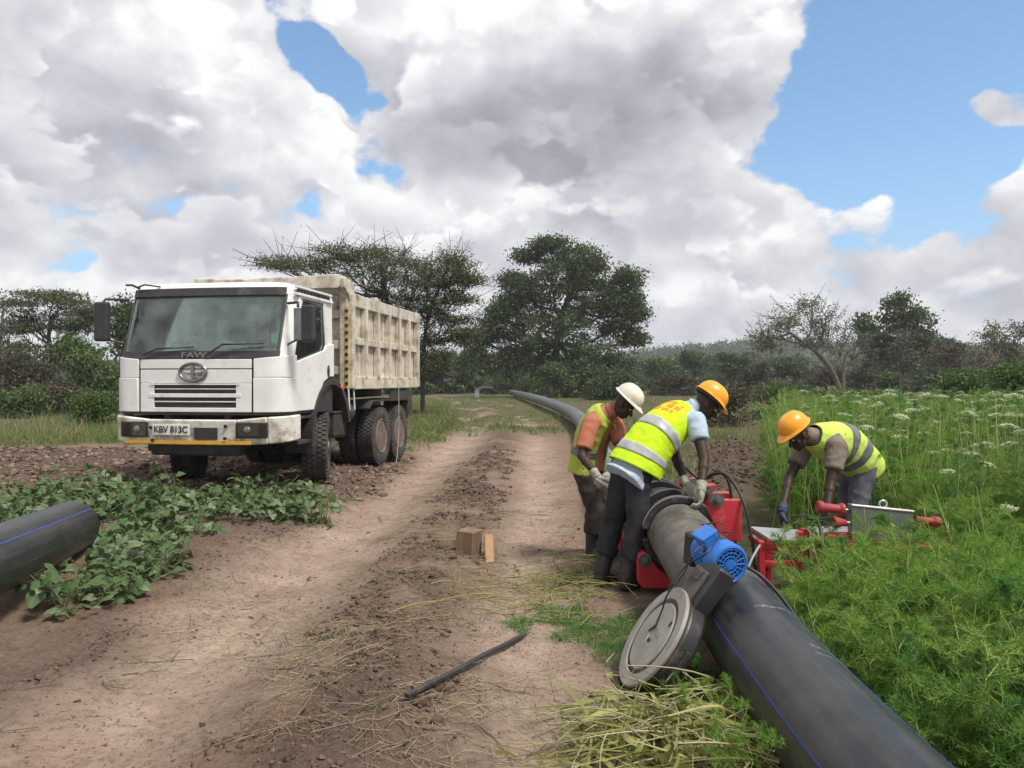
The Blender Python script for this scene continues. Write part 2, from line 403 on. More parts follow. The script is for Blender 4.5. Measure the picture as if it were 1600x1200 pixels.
c4 = t.mix(t.mr(nF, .49, .64, 0, .70), c4, t.mix(.62, c4, (.05, .035, .028)))
c4 = t.mix(t.mr(nG, .54, .66, 0, .45), c4, t.mix(.5, c4, (.06, .042, .03)))
t.put(b.inputs['Base Color'], c4)
xyz = t.node('ShaderNodeSeparateXYZ'); t.l.new(oc, xyz.inputs[0])
lug = t.math('SINE', t.math('ADD', t.math('MULTIPLY', xyz.outputs[1], 62.), t.math('MULTIPLY', t.math('SINE', t.math('MULTIPLY', xyz.outputs[0], 21.)), 3.0)))
lug = t.math('MULTIPLY', t.math('MULTIPLY', t.math('GREATER_THAN', lug, .2), sp.outputs[0]), t.mr(nA, .48, .60, 0, .55))
bn = t.node('ShaderNodeBump'); bn.inputs['Strength'].default_value = .95; bn.inputs['Distance'].default_value = .03
t.put(bn.inputs['Height'], t.math('ADD', lug, t.math('ADD', t.math('ADD', t.math('MULTIPLY', nC, .40), t.math('MULTIPLY', nF, .8)), t.math('MULTIPLY', nB, .8)))); t.l.new(bn.outputs[0], b.inputs['Normal'])
ground = np_mesh('ground', np.stack([X.ravel(), Y.ravel(), Z.ravel()], 1), ground_faces, gm, smooth=True)
ca = ground.data.color_attributes.new('zones', 'FLOAT_COLOR', 'POINT')
ca.data.foreach_set('color', np.stack([pale.ravel(), veg.ravel(), dark.ravel(), np.ones(X.size)], 1).astype(np.float32).ravel())
tag(ground, 'brown earth track and field ground', kind='structure')
# far hill rising on the right behind the trees
hx = np.linspace(-500, 700, 90); hy = np.linspace(230, 620, 24); HX, HY = np.meshgrid(hx, hy)
HZ = -2 + sst(HY, 230, 420) * (6 + 8 * sst(HX, -40, 150) + 9 * fbm(HX / 70., HY / 90., 4, 91))
j0 = (np.arange(23)[:, None] * 90 + np.arange(89)[None, :]).ravel()
hill = np_mesh('hills', np.stack([HX.ravel(), HY.ravel(), HZ.ravel()], 1), np.stack([j0, j0 + 1, j0 + 91, j0 + 90], 1), M('hill_scrub', (.040, .052, .026), (.075, .080, .045), 30, .95), smooth=True)
tag(hill, 'low wooded hill beyond the trees', kind='structure')
# ------------------------------------------------------------------ dump truck
m_white = M('truck_white', (.80, .81, .80), (.70, .70, .68), 2.0, .36, .03, 60, coat=.2, dirt=((.42, .35, .27), 3.3, .55, .80))
m_bump = M('bumper_white', (.74, .73, .67), (.62, .60, .53), 3, .5, .04, 50, dirt=((.24, .17, .12), 4.2, .46, .66))
m_bed = M('bed_paint', (.62, .585, .50), (.52, .475, .39), 1.5, .68, .06, 40, dirt=((.21, .135, .085), 3.4, .46, .70))
m_blk = M('black_plastic', (.022, .022, .024), (.035, .034, .033), 8, .5, .03, 80, dirt=((.12, .10, .08), 5, .55, .8))
m_frame = M('chassis_black', (.022, .021, .020), (.050, .044, .038), 6, .75, .08, 50)
m_tyre = M('tyre_rubber', (.028, .027, .026), (.10, .085, .068), 5, .88, .05, 90, contrast=(.42, .72))
m_rim = M('rim_dusty', (.095, .068, .052), (.19, .14, .105), 9, .7, .05, 60, metal=.0)
m_yel = M('yellow_tape', (.72, .36, .02), (.62, .30, .03), 9, .5, dirt=((.3, .22, .15), 6, .55, .8))
m_chrome = M('dull_chrome', (.30, .31, .31), (.22, .22, .22), 12, .35, metal=.85)
m_lens = glass_mat('lamp_lens', (.75, .77, .75), .03)
m_glass = glass_mat('windscreen_glass', (.84, .96, .92), .015, .22)
m_sglass = glass_mat('side_glass', (.62, .68, .67), .015, .06)
m_int = M('cab_interior', (.30, .38, .36), (.36, .43, .41), 5, .7)
m_seat = M('seat_cloth', (.52, .50, .47), (.38, .36, .34), 7, .9)
m_red = M('red_cloth', (.40, .09, .09), (.50, .40, .36), 12, .9, contrast=(.45, .55))
m_pale = M('pale_cloth', (.62, .66, .62), (.45, .5, .47), 6, .9)
truck = empty('dump_truck', (-4.075, 9.75, .14), R(-9))
tag(truck, 'dusty white tipper truck with beige load body, parked on loose soil left of the track', 'truck')
TP = dict(parent=truck)
# cab outline: arc length parameter from the front centre, right side; front bulges slightly
_pts = []
for i in range(41): x = .94 * i / 40; _pts.append((x, .06 * x * x))
for i in range(1, 13): a = R(90 * i / 12); _pts.append((.94 + .24 * math.sin(a) ** .9, .053 + .28 * (1 - math.cos(a))))
for i in range(1, 21): _pts.append((1.18, .333 + 1.317 * i / 20))
_len = [0]
for p, q in zip(_pts, _pts[1:]): _len.append(_len[-1] + math.hypot(q[0] - p[0], q[1] - p[1]))
def outline(tt):
    a = abs(tt); x = float(np.interp(a, _len, [p[0] for p in _pts])); y = float(np.interp(a, _len, [p[1] for p in _pts]))
    e = .004; x2 = float(np.interp(a + e, _len, [p[0] for p in _pts])); y2 = float(np.interp(a + e, _len, [p[1] for p in _pts]))
    d = V((x2 - x, y2 - y)); d = d.normalized() if d.length > 1e-8 else V((0, 1))
    n = V((d.y, -d.x))
    s_ = 1 if tt >= 0 else -1
    return V((x * s_, y)), V((n.x * s_, n.y))
def panel(mb, t0, t1, z0, z1, off, th, n=8, lean=None, z0b=None, z1b=None, mi=0):
    """curved slab on the cab outline between t0..t1; lean(z) moves it back; z0b/z1b give other heights at t1"""
    fr = []; bk = []
    nz = 2
    R_ = []
    for i in range(n + 1):
        f = i / n; tt = t0 + (t1 - t0) * f; p, nn = outline(tt)
        a = z0 + ((z0b if z0b is not None else z0) - z0) * f; c_ = z1 + ((z1b if z1b is not None else z1) - z1) * f
        ring = []
        for o_, z in ((off, a), (off, c_), (off - th, c_), (off - th, a)):
            l = lean(z) if lean else 0
            ring.append(V((p.x + nn.x * o_, p.y + nn.y * o_ + l, z)))
        R_.append(ring)
    mb.rings(R_, True, True, mi)
TC = _len[40]; TS = _len[52]     # start of the corner, start of the side
# dark inner shell of the cab
mb = MB(); panel(mb, -TS - 1.38, TS + 1.38, 1.02, 1.74, 0, .05, 110)
mb.box((0, .85, 1.05), (2.2, 1.5, .06)); mb.build('cab_frame', m_blk, truck)
# bonnet panel with a recessed grille
mb = MB()
panel(mb, -.768, .772, 1.43, 1.605, .03, .028, 24); panel(mb, -.768, .772, 1.617, 1.735, .034, .032, 24)
panel(mb, -.768, -.57, 1.06, 1.428, .03, .028, 6); panel(mb, .57, .772, 1.06, 1.428, .03, .028, 6); panel(mb, -.569, .569, 1.06, 1.115, .03, .028, 16)
mb.build('bonnet_panel', m_white, truck, smooth=30, bevel=.006)
for z, h_, o_ in ((1.355, .016, .022), (1.272, .05, .036), (1.192, .016, .022)):
    mb = MB(); panel(mb, -.568 - (.07 if h_ > .04 else 0), .568 + (.07 if h_ > .04 else 0), z - h_ / 2, z + h_ / 2, o_, .02, 16); mb.build('grille_slat', m_white, truck, smooth=30, bevel=.004)
mb = MB(); panel(mb, -.62, .62, 1.408, 1.426, .040, .010, 14); mb.build('grille_trim', m_white, truck, smooth=30)
for s_ in (-1, 1):
    mb = MB(); panel(mb, s_ * .80, s_ * (TS + .06), 1.06, 1.50, .045, .043, 14); panel(mb, s_ * .80, s_ * (TS + .06), 1.506, 1.74, .032, .030, 14, z1b=1.80)
    mb.build('corner_panel', m_white, truck, smooth=30, bevel=.008)
def lean(z): return .30 * max(0, (z - 1.74)) / .95 if z < 2.7 else .30
lean_ = lambda z: .0 + .32 * max(0., z - 1.74)
# black cowl under the windscreen, visor above it
mb = MB(); panel(mb, -TC - .17, TC + .17, 1.742, 1.845, .022, .03, 26, lean_, None, None); mb.build('windscreen_cowl', m_blk, truck, smooth=30, bevel=.004)
mb = MB(); panel(mb, -TC - .14, TC + .14, 2.575, 2.69, .035, .05, 26, lean_); mb.build('sun_visor', m_blk, truck, smooth=30, bevel=.01)
mb = MB(); panel(mb, -TC - .13, TC + .13, 1.847, 2.60, .006, .012, 26, lean_); mb.build('windscreen', m_glass, truck, smooth=30)
for s_ in (-1, 1):     # A pillars
    mb = MB(); panel(mb, s_ * (TC + .165), s_ * (TS + .03), 1.742, 2.64, .010, .06, 6, lean_); mb.build('pillar', m_white, truck, smooth=30, bevel=.006)
    mb = MB(); panel(mb, s_ * (TC + .135), s_ * (TC + .163), 1.80, 2.60, .014, .03, 2, lean_); mb.build('window_seal', m_blk, truck)
# roof
rs = []
for z, ins in ((2.60, .0), (2.66, .0), (2.72, .04), (2.765, .14), (2.785, .34)):
    ring = []
    for tt in np.linspace(-TS - 1.37, TS + 1.37, 60):
        p, nn = outline(float(tt)); q = V((p.x, p.y + lean_(min(z, 2.66)) * max(0, 1 - p.y / 1.62)))
        q = q + (V((0, .95)) - q) * ins
        ring.append(V((q.x, q.y, z)))
    rs.append(ring)
mb = MB(); mb.rings(rs, True, True); mb.build('roof', m_white, truck, smooth=40)
for i in range(11): mb = MB(); mb.box((1.19, .50 + i * .098, 2.655), (.03, .055, .045)); mb.build('roof_vent', m_blk, truck)
mb = MB(); mb.box((1.19, 1.0, 2.70), (.05, 1.16, .03)); mb.box((1.195, 1.0, 2.605), (.05, 1.2, .035)); mb.build('drip_rail', m_white, truck, bevel=.006)
# rear wall and rear quarter
mb = MB(); mb.box((0, 1.615, 1.85), (2.30, .05, 1.55)); mb.build('rear_wall', m_white, truck, bevel=.01)
for s_ in (-1, 1):
    mb = MB(); mb.rings([[V((s_ * 1.15, 1.42, 1.9)), V((s_ * 1.15, 1.64, 1.9)), V((s_ * 1.15, 1.64, 2.61)), V((s_ * 1.15, 1.36, 2.61))], [V((s_ * 1.185, 1.42, 1.9)), V((s_ * 1.185, 1.64, 1.9)), V((s_ * 1.185, 1.64, 2.61)), V((s_ * 1.185, 1.36, 2.61))]])
    mb.build('quarter_panel', m_white, truck, bevel=.008)
# doors
for s_ in (-1, 1):
    mb = MB(); x0, x1 = s_ * 1.18, s_ * 1.215
    prof = [(.30, 1.06), (1.02, 1.06), (1.08, 1.22), (1.26, 1.44), (1.48, 1.52), (1.64, 1.52), (1.64, 2.00), (1.36, 1.97), (1.30, 1.90), (.42, 1.72), (.30, 1.72)]
    mb.rings([[V((x0, a, c)) for a, c in prof], [V((x1, a, c)) for a, c in prof]])
    d = mb.build('door', m_white, truck, bevel=.012)
    mb = MB()     # door window frame
    for a, c, e_, f_ in ((.30, 1.72, .52, 2.58), (.52, 2.585, 1.36, 2.585), (1.40, 1.95, 1.33, 2.57)):
        mb.tube([(s_ * 1.19, a, c), (s_ * 1.18, e_, f_)], .026, 6)
    mb.build('window_frame', m_white, d, smooth=40)
    mb = MB(); gp = [(.40, 1.72), (1.34, 1.915), (1.30, 2.56), (.56, 2.56)]
    mb.rings([[V((s_ * 1.165, a, c)) for a, c in gp], [V((s_ * 1.172, a, c)) for a, c in gp]]); mb.build('window', m_sglass, d)
    mb = MB(); mb.ell((s_ * 1.218, 1.42, 1.60), (.012, .045, .09)); d2 = mb.build('handle', m_blk, d, smooth=60)
# interior: dash, wheel, seats, cloths
mb = MB(); mb.box((0, .42, 1.80), (2.05, .42, .16)); mb.box((-.55, .55, 1.84), (.6, .3, .1)); mb.build('dashboard', m_int, truck, bevel=.05)
mb = MB(); q = Matrix.Rotation(R(35), 3, 'X')
mb.tube([V((-.55, .72, 2.0)) + q @ V((.2 * math.cos(a), .2 * math.sin(a), 0)) for a in np.linspace(0, 2 * math.pi, 24)[:-1]], .014, 6, False, loop=True)
mb.box((-.55, .72, 2.0), (.36, .03, .02), q); mb.tube([(-.55, .72, 2.0), (-.55, .55, 1.8)], .025, 6); mb.build('steering_wheel', m_blk, truck, smooth=50)
for x in (-.55, .55):
    mb = MB(); mb.box((x, 1.12, 1.75), (.5, .5, .16)); mb.box((x, 1.38, 2.06), (.48, .14, .62), Matrix.Rotation(R(-8), 3, 'X')); mb.box((x, 1.43, 2.45), (.26, .1, .16)); mb.build('seat', m_seat, truck, bevel=.05)
def curtain(name, x0, x1, y, z0, z1, mat, wav):
    mb = MB(); n = 26; A = []; B = []
    for i in range(n):
        f = i / (n - 1); yy = y + .025 * math.sin(f * wav * 6.28)
        A.append(V((x0 + (x1 - x0) * f, yy, z0 + .02 * math.sin(f * 9)))); B.append(V((x0 + (x1 - x0) * f, yy + .02, z1)))
    mb.rings([[a, b_, b_ + V((0, .012, 0)), a + V((0, .012, 0))] for a, b_ in zip(A, B)]); return mb.build(name, mat, truck, smooth=50)
curtain('curtain', .30, .74, 1.0, 1.98, 2.28, m_red, 3); curtain('curtain', .72, 1.02, .80, 1.93, 2.50, m_pale, 2.3); curtain('curtain', -.32, -.16, 1.05, 1.9, 2.32, m_pale, 1.2)
mb = MB(); mb.ell((.22, .45, 1.93), (.12, .08, .07)); mb.ell((.35, .48, 1.92), (.1, .07, .05)); mb.build('dash_bag', m_pale, truck, smooth=60)
mb = MB(); mb.ell((.52, .46, 1.93), (.2, .08, .07)); mb.build('dash_cloth', m_red, truck, smooth=60)
mb = MB(); mb.box((.92, .36, 2.02), (.1, .004, .12)); mb.build('windscreen_sticker', M('sticker_green', (.35, .75, .55), rough=.6), truck)
# wipers
for x0, x1, za, zb in ((-.72, -.08, 1.80, 1.885), (.20, .86, 1.80, 1.93)):
    mb = MB(); y0 = outline(x0)[0].y - .05; ym = outline(x1)[0].y - .02
    mb.tube([(x0, y0, za), (x0 + .22, y0 - .005, zb - .005), (x1, ym, zb)], [.014, .011, .007], 6); mb.tube([(x0 + .2, y0 + .012, zb - .012), (x1 + .06, ym + .02, zb + .008)], .009, 5); mb.build('wiper', m_blk, truck, smooth=60)
# lettering and badge on the front
fm = Matrix.Translation((0, -.024, 1.788)) @ Matrix.Rotation(R(90), 4, 'X')
text_mesh('lettering', 'FAW', .105, m_chrome, truck, fm, .005, .002, 1.55)
mb = MB(); E2 = []
for i in range(40):
    a = 2 * math.pi * i / 40; E2.append(V((.185 * math.cos(a), -.045, 1.57 + .112 * math.sin(a))))
mb.tube(E2, .020, 8, False, loop=True)
badge = mb.build('badge', m_chrome, truck, smooth=60)
mb = MB(); mb.box((0, -.045, 1.575), (.034, .03, .16)); mb.box((.02, -.045, 1.497), (.07, .03, .02))
for s_ in (-1, 1):
    mb.rings([[V((s_ * .022, y, 1.545)), V((s_ * .11, y, 1.555)), V((s_ * .145, y, 1.578)), V((s_ * .10, y, 1.568)), V((s_ * .022, y, 1.562))] for y in (-.06, -.035)])
mb.rings([[V((.05, y, 1.53)), V((.10, y, 1.522)), V((.135, y, 1.545)), V((.10, y, 1.54))] for y in (-.06, -.035)])
mb.build('badge_emblem', m_chrome, badge, bevel=.003)
# bumper
mb = MB(); ext = 1.065
def bpan(t0, t1, z0, z1, off, th, n, mi=0, z0b=None, z1b=None): panel(mb, t0, t1, z0, z1, off if abs(t1) <= TC + .05 else .07, th, n, lambda z: .03 * (z < .7), z0b, z1b, mi)
bpan(-.60, .60, .64, .965, .10, .09, 22)
for s_ in (-1, 1): bpan(s_ * .60, s_ * (TC + .04), .64, .965, .10, .09, 10, 0, .655, 1.0); bpan(s_ * (TC + .04), s_ * (TS + .10), .655, 1.0, .10, .09, 10, 0, .70, 1.02)
bumper = mb.build('bumper', m_bump, truck, smooth=30, bevel=.018)
for s_ in (-1, 1):
    mb = MB(); panel(mb, s_ * .60, s_ * 1.0, .735, .935, .106, .02, 8); h = mb.build('headlight', m_blk, truck, smooth=30, bevel=.01)
    mb = MB(); panel(mb, s_ * .635, s_ * .89, .765, .905, .110, .012, 6); mb.build('reflector', m_chrome, h, smooth=30)
    mb = MB(); panel(mb, s_ * .62, s_ * .98, .755, .918, .118, .004, 6); mb.build('lens', m_lens, h, smooth=30)
    mb = MB(); p, nn = outline(s_ * .76); mb.ell((p.x, p.y - .116, .835), (.05, .012, .05)); mb.build('bulb', m_chrome, h, smooth=60)
mb = MB(); panel(mb, 0.05, .36, .715, .865, .104, .01, 4); mb.build('tow_hole', m_blk, truck)
for x, z in ((-.555, .86), (-.53, .70), (.48, .885), (.47, .73)):
    mb = MB(); mb.lathe([(.022, 0), (.022, .02), (.012, .02), (.012, .008)], (x, -.10 + .05 * x * x, z), (0, -1, 0), 10); mb.build('bolt', m_frame, truck)
mb = MB(); panel(mb, -.94, .80, .655, .700, .1055, .008, 24); mb.build('warning_tape', m_yel, truck)
mb = MB(); panel(mb, -.53, -.005, .765, .905, .108, .008, 4); pl_ = mb.build('number_plate', M('plate_white', (.78, .78, .74), (.66, .65, .6), 9, .45), truck, bevel=.003)
text_mesh('plate_lettering', 'KBV 813C', .118, m_blk, pl_, Matrix.Translation((-.267, -.1135, .835)) @ Matrix.Rotation(R(90), 4, 'X'), .002, .0022, .93)
# mirrors
for s_, y0, zt, zb in ((-1, .06, 2.50, 1.98), (1, .10, 2.42, 1.95)):
    mb = MB(); mb.box((s_ * (1.36 if s_ < 0 else 1.50), y0, (zt + zb) / 2), (.20 if s_ < 0 else .17, .10, zt - zb)); mr_ = mb.build('mirror', m_blk, truck, bevel=.03, seg=3)
    mb = MB(); mb.tube([(s_ * 1.36, y0, zt - .02), (s_ * 1.34, y0 + .04, zt + .04), (s_ * 1.12, y0 + .22, zt + .05)], .018, 7); mb.build('mirror_arm', m_blk, mr_, smooth=60); mb = MB(); mb.tube([(s_ * 1.34, y0, zb + .03), (s_ * 1.15, y0 + .15, zb - .02)], .014, 7); mb.build('mirror_arm', m_blk, mr_, smooth=60)
    mb = MB(); mb.box((s_ * 1.36, y0 + .052, (zt + zb) / 2), (.16, .006, zt - zb - .06)); mb.build('mirror_glass', m_chrome, mr_)
mb = MB(); mb.tube([(-1.0, .33, 2.70), (-1.06, .25, 2.74), (-1.12, .2, 2.735)], .016, 6); mb.tube([(-1.0, .3, 2.72), (-.9, .28, 2.745), (-.7, .33, 2.72)], .012, 6); mb.build('antenna', m_blk, truck, smooth=60)
# wheels
def tyre_mesh():
    mb = MB(); mb.lathe([(.30, -.12), (.34, -.135), (.42, -.145), (.475, -.13), (.49, -.10), (.49, .10), (.475, .13), (.42, .145), (.34, .135), (.30, .12)], (0, 0, 0), (1, 0, 0), 48, caps=False)
    for row, (xx, wd, ph) in enumerate(((-.108, .05, 0), (-.056, .04, .5), (0, .045, 0), (.056, .04, .5), (.108, .05, 0))):
        for k in range(46):
            a = 2 * math.pi * (k + ph) / 46; q = Matrix.Rotation(a, 3, 'X')
            mb.box(q @ V((xx, 0, .494)), (wd, .045, .026), q @ Matrix.Rotation(R(12 if row % 2 else -12), 3, 'Z'))
    return mb
def rim_mesh(front):
    mb = MB()
    if front: mb.lathe([(.305, .115), (.29, .13), (.27, .10), (.24, .09), (.14, .12), (.13, .17), (.09, .165), (.08, .185), (.0, .19)], (0, 0, 0), (1, 0, 0), 32)
    else: mb.lathe([(.305, .12), (.29, .135), (.27, .11), (.25, .03), (.20, -.03), (.14, -.04), (.13, .02), (.115, .10), (.0, .12)], (0, 0, 0), (1, 0, 0), 32)
    for k in range(10):
        a = 2 * math.pi * k / 10; mb.lathe([(.016, -.05), (.016, .135 if front else -.0), (.0, .14 if front else .005)], (0, .185 * math.cos(a), .185 * math.sin(a)), (1, 0, 0), 6)
    return mb
wheel0 = None
def wheel(x, y, z, face, front, steer=0):
    o = empty('wheel', (x, y, z), (0 if face > 0 else math.pi) + steer); o.parent = truck; return o
ty = tyre_mesh().build('tyre', m_tyre, None, smooth=35); rf = rim_mesh(True).build('rim', m_rim, None, smooth=40); rb = rim_mesh(False).build('rim', m_rim, None, smooth=40)
first = True
def link_part(src, par):
    global first
    c = src.copy(); C.objects.link(c); c.parent = par; return c
for x, y, f, st, fr_ in ((1.0, 1.50, 1, R(20), True), (-1.0, 1.50, -1, R(20), True)):
    wl = wheel(x, y, .49, f, fr_, st); link_part(ty, wl).scale = (1.25, 1.04, 1.04); link_part(rf, wl)
for y in (3.86, 4.90):
    for s_ in (-1, 1):
        for xx in (1.06, .72):
            wl = wheel(s_ * xx, y, .49, s_, False); link_part(ty, wl)
            if xx > 1: link_part(rb, wl)
for o in (ty, rf, rb): bpy.data.objects.remove(o)
# chassis, axles, tanks
mb = MB()
for s_ in (-1, 1): mb.box((s_ * .42, 3.0, .98), (.09, 5.9, .26))
for y in (.5, 2.4, 3.3, 4.4, 5.6): mb.box((0, y, .98), (.76, .1, .2))
mb.build('chassis_rail', m_frame, truck, bevel=.01)
for y, hd in ((1.5, .07), (3.86, .10), (4.90, .10)):
    mb = MB(); mb.tube([(-.95, y, .49), (.95, y, .49)], hd, 10); mb.ell((0, y, .49), (.22, .2, .2) if y > 2 else (.1, .09, .09)); mb.build('axle', m_frame, truck, smooth=50)
mb = MB(); mb.box((-.1, .25, .56), (1.25, .2, .16)); mb.box((0, .35, .70), (1.9, .3, .10)); mb.box((0, .8, .85), (.7, .8, .6)); mb.box((.0, 1.6, .85), (.62, .9, .55)); mb.build('engine_sump', m_frame, truck, bevel=.03)
for s_ in (-1, 1):
    mb = MB(); mb.tube([(s_ * .45, .9, .84), (s_ * .45, 1.5, .62), (s_ * .45, 2.1, .84)], .045, 6); mb.build('leaf_spring', m_frame, truck, smooth=40); mb = MB(); mb.tube([(s_ * .5, 3.5, .78), (s_ * .5, 4.38, .93), (s_ * .5, 5.3, .78)], .06, 6); mb.build('leaf_spring', m_frame, truck, smooth=40)
mb = MB(); mb.lathe([(.0, 0), (.15, .01), (.155, .04), (.155, .56), (.15, .59), (0, .6)], (.98, 2.15, .96), (0, 1, 0), 20); mb.build('air_tank', m_frame, truck, smooth=40)
mb = MB(); mb.box((.96, 2.02, .80), (.36, .42, .34)); mb.box((.96, 2.02, .985), (.40, .46, .03)); mb.build('battery_box', m_frame, truck, bevel=.015)
mb = MB(); mb.lathe([(.0, 0), (.10, .01), (.11, .05), (.11, .40), (.10, .45), (0, .46)], (.75, 2.2, .45), (0, 1, 0), 14); mb.build('air_reservoir', M('tank_grey', (.28, .26, .24), (.18, .17, .15), 8, .6), truck, smooth=40)
mb = MB(); mb.box((-.9, 2.5, .8), (.5, 1.0, .5)); mb.build('fuel_tank', m_frame, truck, bevel=.04); mb = MB(); mb.box((.55, 2.9, .72), (.5, .6, .4)); mb.build('tool_box', m_frame, truck, bevel=.04)
# front fenders: arch strips
for s_ in (-1, 1):
    mb = MB(); rs = []
    for a in np.linspace(R(-14), R(168), 18):
        cx, cz = 1.55 - .64 * math.cos(a), .66 + .74 * math.sin(a)
        ux, uz = -math.cos(a), math.sin(a)
        rs.append([V((s_ * .80, cx, cz)), V((s_ * 1.20, cx, cz)), V((s_ * 1.235, cx + ux * .0, cz + uz * .01)), V((s_ * 1.235, cx + ux * .09, cz + uz * .08)), V((s_ * 1.2, cx + ux * .09, cz + uz * .08)), V((s_ * .8, cx + ux * .05, cz + uz * .05))])
    mb.rings(rs); fd = mb.build('fender', m_blk, truck, smooth=40)
    mb = MB(); mb.box((s_ * 1.245, 1.88, 1.36), (.02, .1, .07), Matrix.Rotation(R(-35), 3, 'X')); mb.build('side_marker', M('amber', (.55, .12, .03), rough=.3), fd, bevel=.01)
    mb = MB(); mb.box((s_ * 1.05, .66, .97), (.28, .62, .04)); mb.box((s_ * 1.08, .66, .64), (.26, .50, .05)); mb.box((s_ * .98, .66, .8), (.04, .5, .34)); mb.build('step', m_frame, truck, bevel=.01)
    # rear mudguards
    mb = MB(); mb.rings([[V((s_ * .62, y, z)), V((s_ * 1.2, y, z)), V((s_ * 1.2, y, z + .03)), V((s_ * .62, y, z + .03))] for y, z in ((3.2, .98), (3.4, 1.1), (5.1, 1.1), (5.50, 1.06))]); mb.box((s_ * 1.19, 4.9, 1.18), (.03, 1.15, .18)); mb.box((s_ * .92, 5.5, .9), (.5, .02, .36)); mb.build('mudguard', m_frame, truck, bevel=.006)
mb = MB(); mb.box((0, 3.9, 1.22), (1.0, 4.0, .14)); mb.box((0, 2.4, 1.2), (1.4, .2, .2)); mb.build('subframe', m_frame, truck, bevel=.01)
# load body
BX = 1.16; y0, y1, zb, zt = 2.30, 6.02, 1.34, 2.82
bed = MB(); bed.box((0, (y0 + y1) / 2, zb + .04), (2 * BX, y1 - y0, .08))
for s_ in (-1, 1): bed.box((s_ * (BX - .03), (y0 + y1) / 2, (zb + zt) / 2 + .07), (.05, y1 - y0 - .02, zt - zb - .1))
bed.box((0, y0 + .03, (zb + zt) / 2 + .12), (2 * BX - .12, .05, zt - zb + .1)); bed.box((0, y1 - .03, (zb + zt) / 2), (2 * BX - .12, .06, zt - zb - .1))
bedo = bed.build('load_body', m_bed, truck, bevel=.01)
for s_ in (-1, 1):
    for z, hh, pr in ((zt - .09, .20, .085), (2.09, .115, .075), (zb + .085, .20, .085)):
        mb = MB(); mb.box((s_ * (BX + pr / 2 - .006), (y0 + y1) / 2 + .02, z), (pr, y1 - y0 - .10, hh)); mb.build('side_rail', m_bed, bedo, bevel=.012)
    for k in range(7):
        yy = y0 + .035 + k * (y1 - y0 - .07) / 6; wd = .13 if k in (0, 6) else .075
        mb = MB(); mb.box((s_ * (BX + .05), yy, (zb + zt) / 2 + .0), (.10, wd, zt - zb - (.0 if k in (0, 6) else .34))); mb.build('rib', m_bed, bedo, bevel=.008)
# headboard with ribs and a canopy over the cab
for z in (2.50, 2.02, 1.62):
    mb = MB(); mb.box((0, y0 - .035, z), (2 * BX - .18, .09, .13)); mb.build('headboard_rib', m_bed, bedo, bevel=.01)
for s_ in (-1, 1):
    mb = MB(); mb.box((s_ * (BX - .03), y0 - .04, 2.1), (.12, .12, 1.52)); mb.build('corner_post', m_bed, bedo, bevel=.01)
    mb = MB()
    for q in range(1): mb.box((s_ * (BX + .03), y0 - .104, 1.98), (.055, .008, 1.24))
    mb.build('reflective_strip', M('hazard_yellow', (.62, .42, .03), (.5, .33, .05), 12, .6), bedo)
    for k in range(11): mb = MB(); mb.box((s_ * (BX + .03), y0 - .110, 1.42 + k * .112), (.05, .006, .05), Matrix.Rotation(R(28), 3, 'Y')); mb.build('hazard_stripe', m_blk, bedo)
    # canopy cheek
    mb = MB(); ck = [(2.0, 3.03), (2.28, 3.03), (2.44, 2.92), (2.50, 2.70), (2.30, 2.66), (2.22, 2.78), (2.02, 2.88)]
    mb.rings([[V((s_ * (BX - .02), a, c)) for a, c in ck], [V((s_ * (BX + .07), a, c)) for a, c in ck]]); mb.build('canopy_cheek', m_bed, bedo, bevel=.012)
mb = MB(); cv = [(1.92, 2.865), (1.92, 3.055), (1.97, 3.065), (2.32, 3.06), (2.34, 2.98), (2.30, 2.86), (2.26, 2.80), (2.23, 2.90), (2.05, 2.93), (1.98, 2.90)]
mb.rings([[V((x, a, c - .018 * math.sin((x + 1.2) * 1.9) * (c > 3) - .012 * abs(math.sin(x * 3.1)))) for a, c in cv] for x in np.linspace(-BX - .04, BX + .0, 26)]); mb.build('canopy', m_bed, bedo, bevel=.01)
mb = MB(); mb.tube([(-BX + .02, 1.95, 2.86), (-BX + .03, 1.95, 2.80), (-BX + .05, 1.95, 2.77)], .012, 5); mb.build('hook', m_frame, bedo)
mb = MB()    # steel ladder step and tie rope hanging down the side
mb.tube([(1.20, 2.24, 1.34), (1.22, 2.24, 1.0), (1.22, 2.46, 1.0), (1.20, 2.46, 1.34)], .014, 6); mb.build('ladder_step', m_pale, truck, smooth=50)
mb = MB(); mb.tube([(1.265, 4.62, 2.78), (1.262, 4.60, 2.2), (1.268, 4.56, 1.5), (1.30, 4.50, 1.2), (1.38, 4.25, .6), (1.46, 3.9, .14), (1.5, 3.7, .03)], .007, 5); mb.build('rope', M('rope_grey', (.30, .27, .22), rough=.9), truck)
for s_ in (-1, 1): mb = MB(); mb.lathe([(0.04, -.06), (.04, .06)], (s_ * 1.13, y1 - .02, 1.52), (0, 1, 0), 8); mb.build('tailgate_pin', m_frame, bedo)
